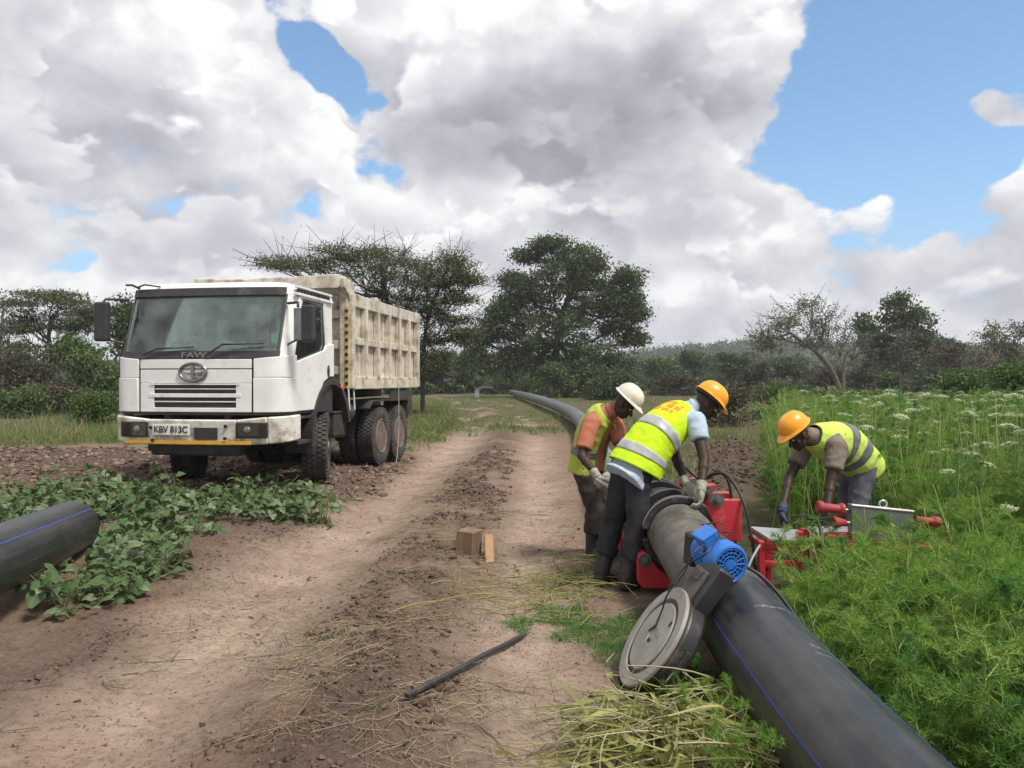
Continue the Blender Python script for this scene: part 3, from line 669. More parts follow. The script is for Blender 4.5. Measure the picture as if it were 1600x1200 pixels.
# ------------------------------------------------------------------ pipes
def pipe_mat(name, dust, amt, scraped=None):
    m = bpy.data.materials.new(name); m.use_nodes = True; t = NT(m.node_tree); b = t.n['Principled BSDF']
    uv = t.node('ShaderNodeUVMap'); uv.uv_map = 'UVMap'; s_ = t.node('ShaderNodeSeparateXYZ'); t.l.new(uv.outputs[0], s_.inputs[0])
    along, round_ = s_.outputs[0], s_.outputs[1]
    oc = t.node('ShaderNodeTexCoord').outputs['Object']
    st = t.node('ShaderNodeCombineXYZ'); t.l.new(t.math('MULTIPLY', along, .55), st.inputs[0]); t.l.new(t.math('MULTIPLY', round_, 9.), st.inputs[1])
    streak = t.noise(st.outputs[0], 3.0, 8, .7); blot = t.noise(oc, 4.5, 8, .66); fine = t.noise(oc, 30, 5, .7)
    base = t.mix(t.mr(blot, .3, .7), (.011, .012, .014), (.022, .024, .027))
    d = t.math('MULTIPLY', t.mr(t.math('ADD', t.math('MULTIPLY', blot, .45), t.math('MULTIPLY', streak, .75)), .50, .82), amt, clamp=True)
    if scraped:       # last stretch before the clamps: scuffed and caked with dry mud
        z_ = t.mr(along, scraped - .25, scraped + .05); d = t.math('MAXIMUM', d, t.math('MULTIPLY', z_, t.mr(t.math('ADD', blot, t.math('MULTIPLY', fine, .3)), .42, .85, .15, .95)))
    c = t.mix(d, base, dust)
    # scratches running along the pipe
    sc_ = t.node('ShaderNodeCombineXYZ'); t.l.new(t.math('MULTIPLY', along, .25), sc_.inputs[0]); t.l.new(t.math('MULTIPLY', round_, 60.), sc_.inputs[1])
    scr = t.mr(t.noise(sc_.outputs[0], 2.5, 3, .6), .685, .72); scr = t.math('MULTIPLY', scr, t.mr(blot, .42, .6))
    c = t.mix(t.math('MULTIPLY', scr, .45), c, (.30, .30, .29))
    for al, r0, r1 in ((4.62, .60, .80), (4.70, .62, .79), (5.2, .70, .86), (3.7, .66, .72)):      # scrape marks across the wall
        k1 = t.math('LESS_THAN', t.math('ABSOLUTE', t.math('SUBTRACT', along, t.math('ADD', al, t.math('MULTIPLY', t.math('SUBTRACT', blot, .5), .25)))), .005)
        k2 = t.math('MULTIPLY', t.math('GREATER_THAN', round_, r0), t.math('LESS_THAN', round_, r1))
        c = t.mix(t.math('MULTIPLY', t.math('MULTIPLY', k1, k2), t.mr(fine, .3, .6, .1, .5)), c, (.42, .42, .40))
    # blue identification stripes printed along the pipe (four round the wall)
    for u in (.0, .25, .5, .725):
        dd = t.math('ABSOLUTE', t.math('SUBTRACT', round_, u)); k = t.math('LESS_THAN', dd, .0042)
        k = t.math('MULTIPLY', k, t.math('SUBTRACT', 1.0, t.math('MULTIPLY', d, .8)))
        c = t.mix(t.math('MULTIPLY', k, t.mr(fine, .25, .55, .45, 1)), c, (.015, .085, .52))
    t.put(b.inputs['Base Color'], c)
    t.put(b.inputs['Roughness'], t.mr(d, 0, 1, .31, .75)); b.inputs['Specular IOR Level'].default_value = .5
    bn = t.node('ShaderNodeBump'); bn.inputs['Strength'].default_value = .12; bn.inputs['Distance'].default_value = .01
    t.put(bn.inputs['Height'], t.math('ADD', streak, fine)); t.l.new(bn.outputs[0], b.inputs['Normal']); return m
m_pipe = pipe_mat('pipe_black', (.17, .16, .145), .22); m_pnear = pipe_mat('pipe_black_scuffed', (.19, .165, .14), .22, 5.85)
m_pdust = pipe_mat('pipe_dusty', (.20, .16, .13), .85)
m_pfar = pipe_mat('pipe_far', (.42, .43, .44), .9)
def smooth_path(pts, n):
    """Catmull-Rom through the points"""
    P = [V(p) for p in pts]; P = [P[0] * 2 - P[1]] + P + [P[-1] * 2 - P[-2]]; out = []
    for i in range(1, len(P) - 2):
        for k in range(n):
            f = k / n; a, b_, c_, d_ = P[i - 1], P[i], P[i + 1], P[i + 2]
            out.append(.5 * ((2 * b_) + (-a + c_) * f + (2 * a - 5 * b_ + 4 * c_ - d_) * f * f + (-a + 3 * b_ - 3 * c_ + d_) * f ** 3))
    out.append(P[-2]); return out
def make_pipe(name, path, r, mat, phase=0., wall=.022, n=56, squash=None):
    """hollow pipe with UVs: u metres along, v around"""
    k = len(path); vs = []; uvs = []; fs = []; L = 0
    rings = []
    for i, p in enumerate(path):
        tn = (path[min(i + 1, k - 1)] - path[max(i - 1, 0)]).normalized(); u = tn.cross(V((0, 0, 1))).normalized(); w_ = u.cross(tn)
        if i: L += (p - path[i - 1]).length
        rings.append((p, u, w_, L))
    for inner in (0, 1):
        rr = r - wall * inner
        for p, u, w_, l in rings:
            for j in range(n + 1):
                a = 2 * math.pi * j / n + phase
                vs.append(p + (u * math.cos(a) + w_ * math.sin(a)) * rr); uvs.append((l, j / n))
    m_ = n + 1
    for i in range(k - 1):
        for j in range(n):
            a = i * m_ + j; fs.append((a, a + 1, a + m_ + 1, a + m_)); b_ = a + k * m_; fs.append((b_, b_ + m_, b_ + m_ + 1, b_ + 1))
    for e_, fl in ((0, 0), (k - 1, 1)):
        for j in range(n):
            a = e_ * m_ + j; b_ = a + k * m_; fs.append((a, b_, b_ + 1, a + 1) if not fl else (a, a + 1, b_ + 1, b_))
    o = np_mesh(name, [tuple(v) for v in vs], fs, mat, smooth=False)
    uvl = o.data.uv_layers.new(name='UVMap'); li = np.empty(len(o.data.loops), dtype=np.int32); o.data.loops.foreach_get('vertex_index', li)
    uvl.data.foreach_set('uv', np.asarray(uvs, dtype=np.float32)[li].ravel())
    o.data.shade_smooth(); o.data.set_sharp_from_angle(angle=R(50)); return o
PR = .228
near_path = smooth_path([(1.10, -1.5, .235), (1.18, .5, .235), (1.205, 2.0, .24), (1.22, 3, .25), (1.235, 4, .30), (1.245, 4.95, .385), (1.25, 5.6, .45), (1.25, 6.2, .475)], 10)
def near_c(y):
    for a, b_ in zip(near_path, near_path[1:]):
        if a.y <= y <= b_.y: return a.lerp(b_, (y - a.y) / (b_.y - a.y))
p1 = make_pipe('black_pipe', near_path, PR, m_pnear, R(154))
tag(p1, 'big black plastic pipe with a blue stripe running from the foreground into the red clamps', 'pipe')
far_path = smooth_path([(1.25, 6.24, .477), (1.25, 6.9, .48), (1.27, 8.5, .36), (1.40, 11, .29), (1.75, 17, .27), (2.15, 23.5, .36), (2.15, 30, .45), (1.55, 40, .58), (.75, 52, .62), (-.05, 66, .60)], 10)
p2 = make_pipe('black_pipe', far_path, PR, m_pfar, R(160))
tag(p2, 'long grey dusty pipe snaking across the grass behind the worker in the white helmet', 'pipe')
bend = smooth_path([(-2.75, 60, .12), (-2.85, 61, .5), (-2.8, 62.5, .80), (-2.4, 63.6, .95), (-1.75, 65.2, .9)], 8)
p3 = make_pipe('black_pipe', bend, .20, m_pfar, 0)
tag(p3, 'pale bent pipe end arching up far away at the end of the track', 'pipe')
lp = [V((-3.25, 4.2, .43)), V((-3.42, 4.85, .405)), V((-3.62, 5.7, .365)), V((-3.85, 6.62, .32))]
p4 = make_pipe('black_pipe', smooth_path(lp, 8), .228, m_pipe, R(44))
tag(p4, 'short dusty black pipe end lying among the leafy plants at the left edge', 'pipe')
# dirt collar, scraped pipe end next to the clamps: shaving ribbon lying round the pipe
# ------------------------------------------------------------------ facing tool with blue motor, leaning on the pipe
m_redp = M('red_paint', (.50, .030, .045), (.42, .035, .04), 3, .38, .02, 60, dirt=((.30, .17, .13), 7, .60, .85))
m_blue = M('blue_paint', (.020, .14, .50), (.03, .17, .55), 4, .38, .02, 60, dirt=((.16, .17, .2), 8, .58, .8))
m_steel = M('dull_steel', (.42, .42, .41), (.32, .31, .30), 5, .42, .03, 70, metal=.7)
m_disc = M('worn_disc', (.36, .34, .31), (.26, .235, .21), 4, .5, .04, 40, metal=.25, dirt=((.20, .17, .14), 5, .55, .78))
m_bsteel = M('black_steel', (.016, .016, .017), (.034, .033, .033), 4, .42, .04, 50, dirt=((.12, .10, .08), 6, .55, .8))
m_bolt = M('bolt_green_grey', (.16, .19, .16), (.09, .10, .09), 30, .5, metal=.5)
m_hose = M('hose_rubber', (.018, .018, .018), rough=.5)
m_green = M('plate_green_grey', (.105, .145, .120), (.155, .185, .155), 3, .45, .02, 50, metal=.25, dirt=((.28, .27, .24), 7, .58, .85))
m_alu = M('aluminium', (.55, .56, .56), (.45, .46, .46), 6, .4, .02, 50, metal=.6)
nrm = V((-.80, -.05, .56)).normalized(); up_ = V((.56, 0, .80)); up_ = (up_ - nrm * up_.dot(nrm)).normalized(); sd_ = nrm.cross(up_)
dc = V((.742, 3.97, .262))
tool = empty('facing_tool', (dc.x, dc.y, gz(dc.x, dc.y)))
tag(tool, 'round pipe facing tool with a blue electric motor, leaning on the black pipe', 'power tool')
TO = tool.location.copy()
def P(a, b_, c_): return dc + up_ * a + sd_ * b_ + nrm * c_ - TO      # disc coordinates
rt = Matrix((sd_, up_, nrm)).transposed()                          # local x=side y=up z=normal
mb = MB(); mb.lathe([(0, -.01), (.285, -.01), (.29, -.004), (.29, .006), (.284, .012), (.222, .012), (.216, .004), (.196, .004), (.190, .012), (.05, .012), (.045, .006), (0, .006)], P(0, 0, 0), nrm, 56)
disc = mb.build('disc', m_disc, tool, smooth=25)
mb = MB(); mb.lathe([(.196, .0045), (.196, .0075), (.216, .0075), (.216, .0045)], P(0, 0, 0), nrm, 56, caps=False); mb.build('groove', m_bsteel, disc)
for q_, z_, r_ in ((P(.03, .04, .014), (.012, .075, .006), 35), (P(-.03, .0, .014), (.02, .02, .006), 20), (P(.12, -.12, .014), (.012, .03, .006), 0)): mb = MB(); mb.box(q_, z_, rt @ Matrix.Rotation(R(r_), 3, 'Z')); mb.build('cutting_blade', m_bsteel, disc)
mb = MB(); mb.lathe([(.0, -.12), (.27, -.12), (.285, -.11), (.285, -.02), (.27, -.012), (0, -.012)], P(0, 0, 0), nrm, 48)
mb.box(P(.25, 0, -.078), (.25, .50, .10), rt); mb.box(P(-.30, .0, -.07), (.20, .14, .10), rt)
hs = mb.build('housing', m_bsteel, tool, smooth=30, bevel=.012)
mb = MB(); mb.box(P(-.33, .0, -.07), (.30, .05, .15), rt); mb.box(P(-.1, -.29, -.075), (.03, .36, .03), rt); mb.build('guide_bracket', m_bsteel, tool, bevel=.006)
mb = MB(); mb.box(P(.30, .02, -.020), (.17, .28, .02), rt); mb.box(P(.40, .02, -.004), (.10, .06, .02), rt)
mb.build('chain_cover', M('dirty_steel', (.13, .115, .10), (.05, .045, .04), 9, .7, .1, 50), tool, bevel=.006)
# motor: axis towards the viewer and slightly right
mc = V((1.115, 4.12, .645)); ma = V((.28, -.93, -.12)).normalized(); mc_l = mc - TO
mu = (V((0, 0, 1)) - ma * ma.z).normalized(); ms = ma.cross(mu); mrot = Matrix((ms, mu, ma)).transposed()
def Q(a, b_, c_): return mc_l + ms * a + mu * b_ + ma * c_
mb = MB(); mb.lathe([(0, -.14), (.085, -.14), (.088, -.12), (.088, .06), (.0, .06)], mc_l, ma, 36)
for k in range(22):
    a = 2 * math.pi * k / 22
    mb.box(Q(.093 * math.cos(a), .093 * math.sin(a), -.03), (.016, .006, .16), mrot @ Matrix.Rotation(a, 3, 'Z'))
mot = mb.build('motor', m_blue, tool, smooth=30)
mb = MB(); mb.lathe([(.104, .035), (.110, .04), (.110, .115), (.105, .128), (.094, .132), (.090, .128), (.090, .12), (.10, .11), (.10, .04)], mc_l, ma, 40, caps=False)
fc = mb.build('fan_cover', m_blue, mot, smooth=30)
mb = MB()
for rr in (.025, .045, .065, .084): mb.tube([Q(rr * math.cos(a), rr * math.sin(a), .127) for a in np.linspace(0, 2 * math.pi, 28)[:-1]], .0035, 5, False, loop=True)
for k in range(16):
    a = 2 * math.pi * k / 16; mb.tube([Q(.012 * math.cos(a), .012 * math.sin(a), .127), Q(.094 * math.cos(a), .094 * math.sin(a), .127)], .003, 5)
mb.lathe([(.022, .122), (.022, .130), (.0, .131)], mc_l, ma, 14); mb.build('fan_grille', m_blue, mot)
mb = MB(); mb.lathe([(.0, .085), (.09, .085), (.09, .09), (0, .09)], mc_l, ma, 24); mb.build('fan', M('fan_dark', (.015, .03, .10), rough=.6), mot)
mb = MB(); mb.box(Q(.060, .100, -.02), (.095, .06, .11), mrot @ Matrix.Rotation(R(-30), 3, 'Z')); mb.box(Q(.078, .130, -.02), (.105, .018, .12), mrot @ Matrix.Rotation(R(-30), 3, 'Z')); mb.build('terminal_box', m_blue, mot, bevel=.012)
mb = MB(); mb.box(Q(-.062, .076, -.03), (.07, .012, .085), mrot @ Matrix.Rotation(R(40), 3, 'Z')); mb.build('rating_plate', M('plate_brown', (.20, .16, .12), (.10, .09, .07), 20, .6), mot, bevel=.003)
mb = MB(); mb.box(Q(-.02, -.02, -.19), (.19, .19, .10), mrot); mb.box(Q(-.09, -.06, -.20), (.12, .14, .16), mrot); mb.build('gearbox', m_bsteel, mot, bevel=.02)
mb = MB(); mb.box(Q(-.13, -.02, -.13), (.03, .13, .16), mrot); mb.build('mounting_bracket', m_blue, mot, bevel=.006)
mb = MB()     # cables along the tool
mb.tube(smooth_path([Q(-.02, .12, -.06), Q(-.12, .10, -.06), P(.50, .05, .06), P(.36, .03, .05), P(.22, .02, .06), P(.14, .04, .03), P(.06, .03, .016)], 6), .005, 6)
mb.tube(smooth_path([Q(.05, .15, -.1), Q(-.10, .14, -.12), P(.53, -.05, .04), P(.40, .11, .03), P(.26, .09, .05), P(.22, .10, .03)], 6), .0045, 6)
mb.build('cable', m_hose, tool, smooth=60)
# power cable from the motor over the pipe into the weeds
def ploop(pts, r, n=7, k=8): mb = MB(); mb.tube(smooth_path(pts, k), r, n); return mb
c_ = near_c(4.0)
cb = ploop([mc + ma * .02 + ms * .10 + mu * .05, V((1.30, 4.12, .575)), V((1.41, 4.02, .475)), V((1.475, 3.85, .34)), V((1.52, 3.7, .18)), V((1.62, 3.62, .06)), V((1.9, 3.7, .05))], .010)
cbo = cb.build('power_cable', m_hose, None, smooth=60); tag(cbo, 'black power cable trailing from the blue motor over the pipe into the herbs', 'cable')
# ------------------------------------------------------------------ butt fusion machine (red clamps round the pipe)
mach = empty('pipe_clamp_machine', (1.25, 6.0, gz(1.25, 6.0)))
tag(mach, 'red pipe welding machine with bolted clamps round the black pipe at the bending worker', 'machine')
MO = mach.location.copy()
def ring_piece(mb, c, r0, r1, y0, y1, a0, a1, n=26):
    rs = []
    for i in range(n + 1):
        a = a0 + (a1 - a0) * i / n; d = V((math.cos(a), 0, math.sin(a)))
        rs.append([c + d * r0 + V((0, y0, 0)), c + d * r1 + V((0, y0, 0)), c + d * r1 + V((0, y1, 0)), c + d * r0 + V((0, y1, 0))])
    mb.rings(rs)
cz = V((1.25, 0, .472)) - MO
for k, y in enumerate((5.70, 5.98, 6.42, 6.70)):
    cc = V((cz.x, y - MO.y, near_c(min(y, 6.15)).z - MO.z))
    mb = MB(); ring_piece(mb, cc, PR + .004, PR + .052, -.05, .05, R(8), R(172)); up = mb.build('upper_jaw', m_bsteel, mach, smooth=30, bevel=.006)
    mb = MB(); ring_piece(mb, cc, PR + .0525, PR + .060, -.05, -.036, R(14), R(166)); mb.build('jaw_edge', m_steel, up, smooth=30)
    mb = MB(); ring_piece(mb, cc, PR + .004, PR + .05, -.05, .05, R(188), R(352)); mb.build('lower_jaw', m_bsteel, mach, smooth=30, bevel=.006)
    # red brackets either side of each jaw
    for s_ in (-1, 1):
        prof_u = [(.20, .18), (.255, .30), (.30, .31), (.335, .255), (.46, .255), (.46, -.05), (.27, -.05), (.265, .06)] if s_ > 0 else [(.20, .18), (.25, .27), (.30, .27), (.34, .19), (.34, .03), (.27, .03)]
        prof_l = [(.20, -.20), (.225, -.15), (.265, -.13), (.305, -.15), (.315, -.20), (.31, -.36), (.28, -.40), (.02, -.40), (.06, -.33), (.15, -.27)]
        for nm, pf, dn in ((('upper_bracket', prof_u, -.062), ('lower_bracket', prof_l, -.064)) if s_ > 0 else (('lower_bracket', prof_l, -.064),)):
            mb = MB(); mb.rings([[cc + V((s_ * a, yy, c)) for a, c in pf] for yy in (dn, dn + .12 if k % 2 else dn + .10)]); br_ = mb.build(nm, m_redp, mach, bevel=.006)
            bx, bz = (.275, .26) if nm[0] == 'u' else (.262, -.19)
            mb = MB(); mb.lathe([(.050, -.004), (.050, .012), (.0, .012)], cc + V((s_ * bx, dn, bz)), (0, -1, 0), 22); mb.lathe([(.03, .01), (.03, .032), (.016, .034), (.016, .05), (0, .05)], cc + V((s_ * bx, dn, bz)), (0, -1, 0), 6); mb.build('bolt', m_bolt, br_, smooth=30)
mb = MB()
for s_ in (-1, 1): mb.tube([cz + V((s_ * .30, 5.62 - MO.y, -.24)), cz + V((s_ * .30, 6.95 - MO.y, -.24))], .035, 14)
mb.build('guide_rod', m_steel, mach, smooth=50)
mb = MB(); mb.tube([cz + V((.40, 5.98 - MO.y, .16)), cz + V((.40, 6.6 - MO.y, .16))], .05, 16); mb.build('hydraulic_cylinder', m_bsteel, mach, smooth=50)
mb = MB()
for s_ in (-1, 1): mb.box(cz + V((s_ * .30, 6.2 - MO.y, -.42)), (.10, 1.45, .06))
for yy in (5.75, 6.75): mb.box(cz + V((0, yy - MO.y, -.405)), (.6, .08, .05))
mb.build('base_frame', m_redp, mach, bevel=.008)
mb = MB(); mb.box(cz + V((.37, 5.78 - MO.y, .275)), (.19, .26, .025)); mb.build('top_plate', m_steel, mach, bevel=.004)
mb = MB()      # fittings
for dx, dy, dz in ((.10, .0, .31), (.16, .05, .32), (.24, .0, .33), (.29, .06, .33)):
    a = cz + V((dx + .08, 5.95 + dy - MO.y, dz)); mb.tube([a, a + V((.07, -.02, .07))], .015, 8); mb.tube([a + V((.03, -.01, .03)), a + V((.05, -.015, .05))], .022, 6)
mb.box(cz + V((.24, 5.97 - MO.y, .29)), (.30, .16, .06)); mb.build('hose_fitting', m_steel, mach, bevel=.003)
mb = MB(); mb.lathe([(.03, 0), (.03, .05), (.02, .06), (.02, .18), (0, .18)], cz + V((.06, 5.86 - MO.y, .30)), (0, -.25, 1), 10); mb.build('clamp_nut', m_steel, mach, smooth=40)
h1 = [at(1098, 752, 5.95), at(1112, 742, 5.9), at(1132, 741, 5.8), at(1150, 760, 5.7), at(1164, 790, 5.6), at(1172, 825, 5.55), at(1178, 862, 5.5), at(1180, 885, 5.45), at(1200, 890, 5.5)]
h2 = [at(1106, 748, 5.98), at(1122, 737, 5.95), at(1136, 748, 5.9), at(1143, 775, 5.9), at(1147, 810, 5.9), at(1150, 850, 5.85), at(1160, 885, 5.8), at(1190, 889, 5.9)]
h3 = [at(1062, 738, 6.1), at(1072, 732, 6.05), at(1086, 744, 6.0), at(1098, 752, 5.97)]
for h in (h1, h2, h3):
    mb = MB(); mb.tube([q - MO for q in smooth_path(h, 7)], .011, 7); mb.build('hydraulic_hose', m_hose, mach, smooth=60)
# ------------------------------------------------------------------ red stand with the heating plate
sy = 5.55
st_ = empty('tool_stand', (2.2, sy, gz(2.2, sy))); SO = st_.location.copy()
tag(st_, 'low red steel stand with grey top tray half hidden in the feathery herbs', 'stand')
def W(px, py, Y): return at(px, py, Y) - SO
mb = MB()
for a in ((1190, 845, 5.3, 895), (1250, 830, 5.3, 905), (1280, 838, 5.2, 905), (1200, 835, 5.8, 880), (1300, 830, 5.8, 880)):
    p = W(a[0], a[1], a[2]); q = V((p.x, p.y, .03)); mb = MB(); mb.box((p + q) / 2, (.045, .045, p.z - q.z)); mb.build('leg', m_redp, st_, bevel=.006)
mb = MB(); mb.box(W(1222, 858, 5.3), (.30, .04, .05)); mb.box(W(1222, 880, 5.3), (.30, .04, .04)); mb.box(W(1190, 850, 5.55), (.04, .5, .04)); mb.build('cross_bar', m_redp, st_, bevel=.006)
mb = MB(); mb.box(W(1225, 836, 5.45), (.36, .42, .02), Matrix.Rotation(R(4), 3, 'Y')); mb.box(W(1330, 832, 5.6), (.52, .36, .02)); mb.build('tray', m_alu, st_, bevel=.004)
mb = MB(); mb.box(W(1258, 850, 5.32), (.05, .05, .22)); mb.box(W(1312, 848, 5.30), (.20, .05, .14)); mb.box(W(1300, 870, 5.18), (.05, .05, .30)); mb.box(W(1322, 876, 5.16), (.11, .06, .24)); mb.build('upright', m_redp, st_, bevel=.006)
mb = MB(); mb.box(W(1400, 872, 5.1), (.70, .05, .16)); mb.box(W(1400, 852, 5.35), (.66, .55, .02)); mb.build('side_panel', m_redp, st_, bevel=.006)
mb = MB(); mb.tube(smooth_path([W(1190, 848, 5.3), W(1176, 872, 5.2), W(1168, 892, 5.15)], 5), .008, 6); mb.build('wire', m_alu, st_, smooth=50)
# heating plate box
hp = empty('heating_plate', at(1385, 842, 5.35)); HO = hp.location.copy()
tag(hp, 'grey green heating plate case with red handles and a lifting ring on the stand', 'heating plate')
def H_(px, py, Y): return at(px, py, Y) - HO
tl, tr_, br2, bl = (1331, 790), (1428, 800), (1426, 848), (1331, 842)
mb = MB(); F_ = [H_(px, py, 5.25 + .06 * (px - 1331) / 100) for px, py in (tl, tr_, br2, bl)]; mb.rings([F_, [q + V((.02, .11, .0)) for q in F_]]); mb.build('case', m_green, hp, bevel=.006)
mb = MB(); mb.tube([F_[0] + V((0, .0, .004)), F_[1] + V((0, .0, .004))], .009, 6); mb.build('case_edge', m_alu, hp, smooth=50)
mb = MB(); c0 = H_(1380, 788, 5.33); mb.tube([c0 + V((.026 * math.cos(a), 0, .026 * math.sin(a))) for a in np.linspace(0, 6.283, 18)[:-1]], .008, 7, False, loop=True); mb.build('lifting_ring', m_alu, hp, smooth=60)
for a, b_, rr in (((1277, 792, 5.3), (1331, 798, 5.3), .040), ((1302, 816, 5.25), (1331, 817, 5.27), .036), ((1430, 812, 5.33), (1466, 816, 5.35), .036)):
    A, B = H_(*a), H_(*b_); d = (B - A); L = d.length; flip = a[0] > 1400
    mb = MB()
    if flip: mb.lathe([(0, 0), (rr * .8, .0), (rr * .72, .03), (rr * .74, L * .7), (rr * 1.1, L * .8), (rr * 1.1, L), (rr * .7, L + .01), (0, L + .01)], A, d, 16)
    elif rr > .037: mb.lathe([(0, 0), (rr * .9, 0), (rr * 1.1, .01), (rr * 1.15, .03), (rr * .8, .055), (rr * .82, L * .62), (rr * 1.15, L * .68), (rr * 1.1, L * .76), (0, L * .77)], A, d, 16)
    else: mb.lathe([(0, 0), (rr * 1.0, 0), (rr * 1.15, .012), (rr * .9, .05), (rr * .6, .09), (rr * .5, L * .7), (0, L * .7)], A, d, 16)
    hd = mb.build('handle', M('handle_red', (.33, .035, .035), (.26, .03, .03), 9, .6) if 'handle_red' not in bpy.data.materials else bpy.data.materials['handle_red'], hp, smooth=35)
    if not flip:
        mb = MB(); mb.tube([A + d * .7, B + d * .1], .012, 8); mb.build('handle_rod', m_steel, hd, smooth=50)
mb = MB(); mb.tube([H_(1248, 806, 5.2) + V((.05 * math.cos(a) * 1.0, .05 * math.sin(a), .014 * math.cos(a + 1))) for a in np.linspace(0, 6.283, 20)[:-1]], .006, 6, False, loop=True); mb.tube(smooth_path([H_(1262, 810, 5.2), H_(1276, 812, 5.2), H_(1284, 835, 5.15), H_(1286, 870, 5.05), H_(1284, 895, 5.0)], 5), .012, 7); mb.box(H_(1285, 812, 5.25), (.10, .05, .035)); mb.build('cable', m_hose, hp, smooth=50)
# ------------------------------------------------------------------ loose things on the ground
m_wood = M('sawn_wood', (.27, .175, .11), (.13, .082, .052), 7, .8, .35, 45, stretch=(3.2, 3.2, .35), contrast=(.34, .62), dirt=((.16, .12, .09), 9, .5, .75))
m_wood2 = M('pale_wood', (.42, .26, .13), (.34, .20, .10), 4, .75, .08, 60, stretch=(1, 6, 1), contrast=(.3, .7))
p = at(736, 850, 6.95); z = gz(p.x, 7.0)
mb = MB(); mb.box((0, 0, .12), (.165, .19, .25), Matrix.Rotation(R(4), 3, 'Y'))
wb = mb.build('wooden_block', m_wood, bevel=.006, loc=(p.x - .01, 6.78, gz(p.x, 6.78) - .01)); wb.rotation_euler = (0, 0, R(-24)); tag(wb, 'square sawn wooden block standing on the track', 'wood block')
p = at(767, 855, 6.9); z = gz(p.x, 6.95)
mb = MB(); mb.box((0, 0, .10), (.075, .045, .26), Matrix.Rotation(R(-32), 3, 'X'))
wp = mb.build('wood_offcut', m_wood2, bevel=.004, loc=(p.x - .01, 6.72, gz(p.x, 6.72) - .005)); wp.rotation_euler = (0, 0, R(6)); tag(wp, 'small pale plank offcut lying right of the wooden block', 'wood offcut')
a = V((-.50, 3.60, 0)); b_ = V((.085, 4.83, 0)); a.z = gz(a.x, a.y) + .030; b_.z = gz(b_.x, b_.y) + .030
mb = MB(); mb.rings([[q + V((-.013, .008, -.012)), q + V((.013, -.008, -.012)), q + V((.013, -.008, .007)), q + V((-.013, .008, .007))] for q in [a.lerp(b_, i / 8) + V((.004 * math.sin(i * .8), 0, .003 * math.sin(i * 1.7))) for i in range(9)]])
bar = mb.build('plastic_strip', m_blk, bevel=.003); tag(bar, 'thin flat black strip lying across the dirt in the foreground', 'strip')
# ------------------------------------------------------------------ people
m_skin = M('dark_skin', (.032, .018, .013), (.050, .028, .019), 9, .55, .06, 90, spec=.3)
m_glove = M('work_glove', (.36, .34, .29), (.24, .22, .19), 14, .9, .2, 150)
m_boot = M('rubber_boot', (.024, .022, .022), (.055, .048, .04), 6, .55, .05, 60, contrast=(.45, .75))
m_retro = M('reflective_tape', (.42, .43, .43), (.34, .35, .35), 14, .42, .05, 90)
m_rdark = M('reflective_tape_grey', (.12, .13, .13), (.17, .18, .17), 14, .5, .05, 90)
def fabric(name, c1, c2, sc_=6): return M(name, c1, c2, sc_, .88, .6, 24, spec=.2, detail=8, contrast=(.3, .7))
def nz3(p, f, seed=0.): return mnoise.noise(V((p.x * f + seed, p.y * f - seed, p.z * f + .5 * seed)))
def wrinkle(a1, f1, a2, f2, seed=0, anis=(1, 1, 1)):
    def fn(p, n):
        q = V((p.x * anis[0], p.y * anis[1], p.z * anis[2]))
        return a1 * nz3(q, f1, seed) + a2 * (1 - 2 * abs(nz3(q, f2, seed + 7)))
    return fn
def torso_rings(path, rv, widths, n=36, e=2.4, a0=0, a1=360, off=0.):
    """path: spine points; widths: (half width, half depth) each; ring angle 0 = right side, 90 = front"""
    out = []
    for i, p in enumerate(path):
        tn = (path[min(i + 1, len(path) - 1)] - path[max(i - 1, 0)]).normalized()
        r = (rv - tn * rv.dot(tn)).normalized(); f = tn.cross(r)      # f points to the front (belly)
        if f.dot(V((0, 0, 0))) : pass
        w_, d_ = widths[i]; ring = []
        full = abs(a1 - a0) >= 360
        for j in range(n if full else n + 1):
            a = R(a0 + (a1 - a0) * j / n); c_, s_ = math.cos(a), math.sin(a)
            ring.append(p + r * math.copysign(abs(c_) ** (2 / e), c_) * (w_ + off) + f * math.copysign(abs(s_) ** (2 / e), s_) * (d_ + off))
        out.append(ring)
    return out
def lerp_list(path, widths, n):
    P = smooth_path(path, n); W_ = []
    m = len(widths) - 1
    for i in range(len(P)):
        f = i / (len(P) - 1) * m; k = min(int(f), m - 1); q = f - k
        W_.append((widths[k][0] * (1 - q) + widths[k + 1][0] * q, widths[k][1] * (1 - q) + widths[k + 1][1] * q))
    return P, W_
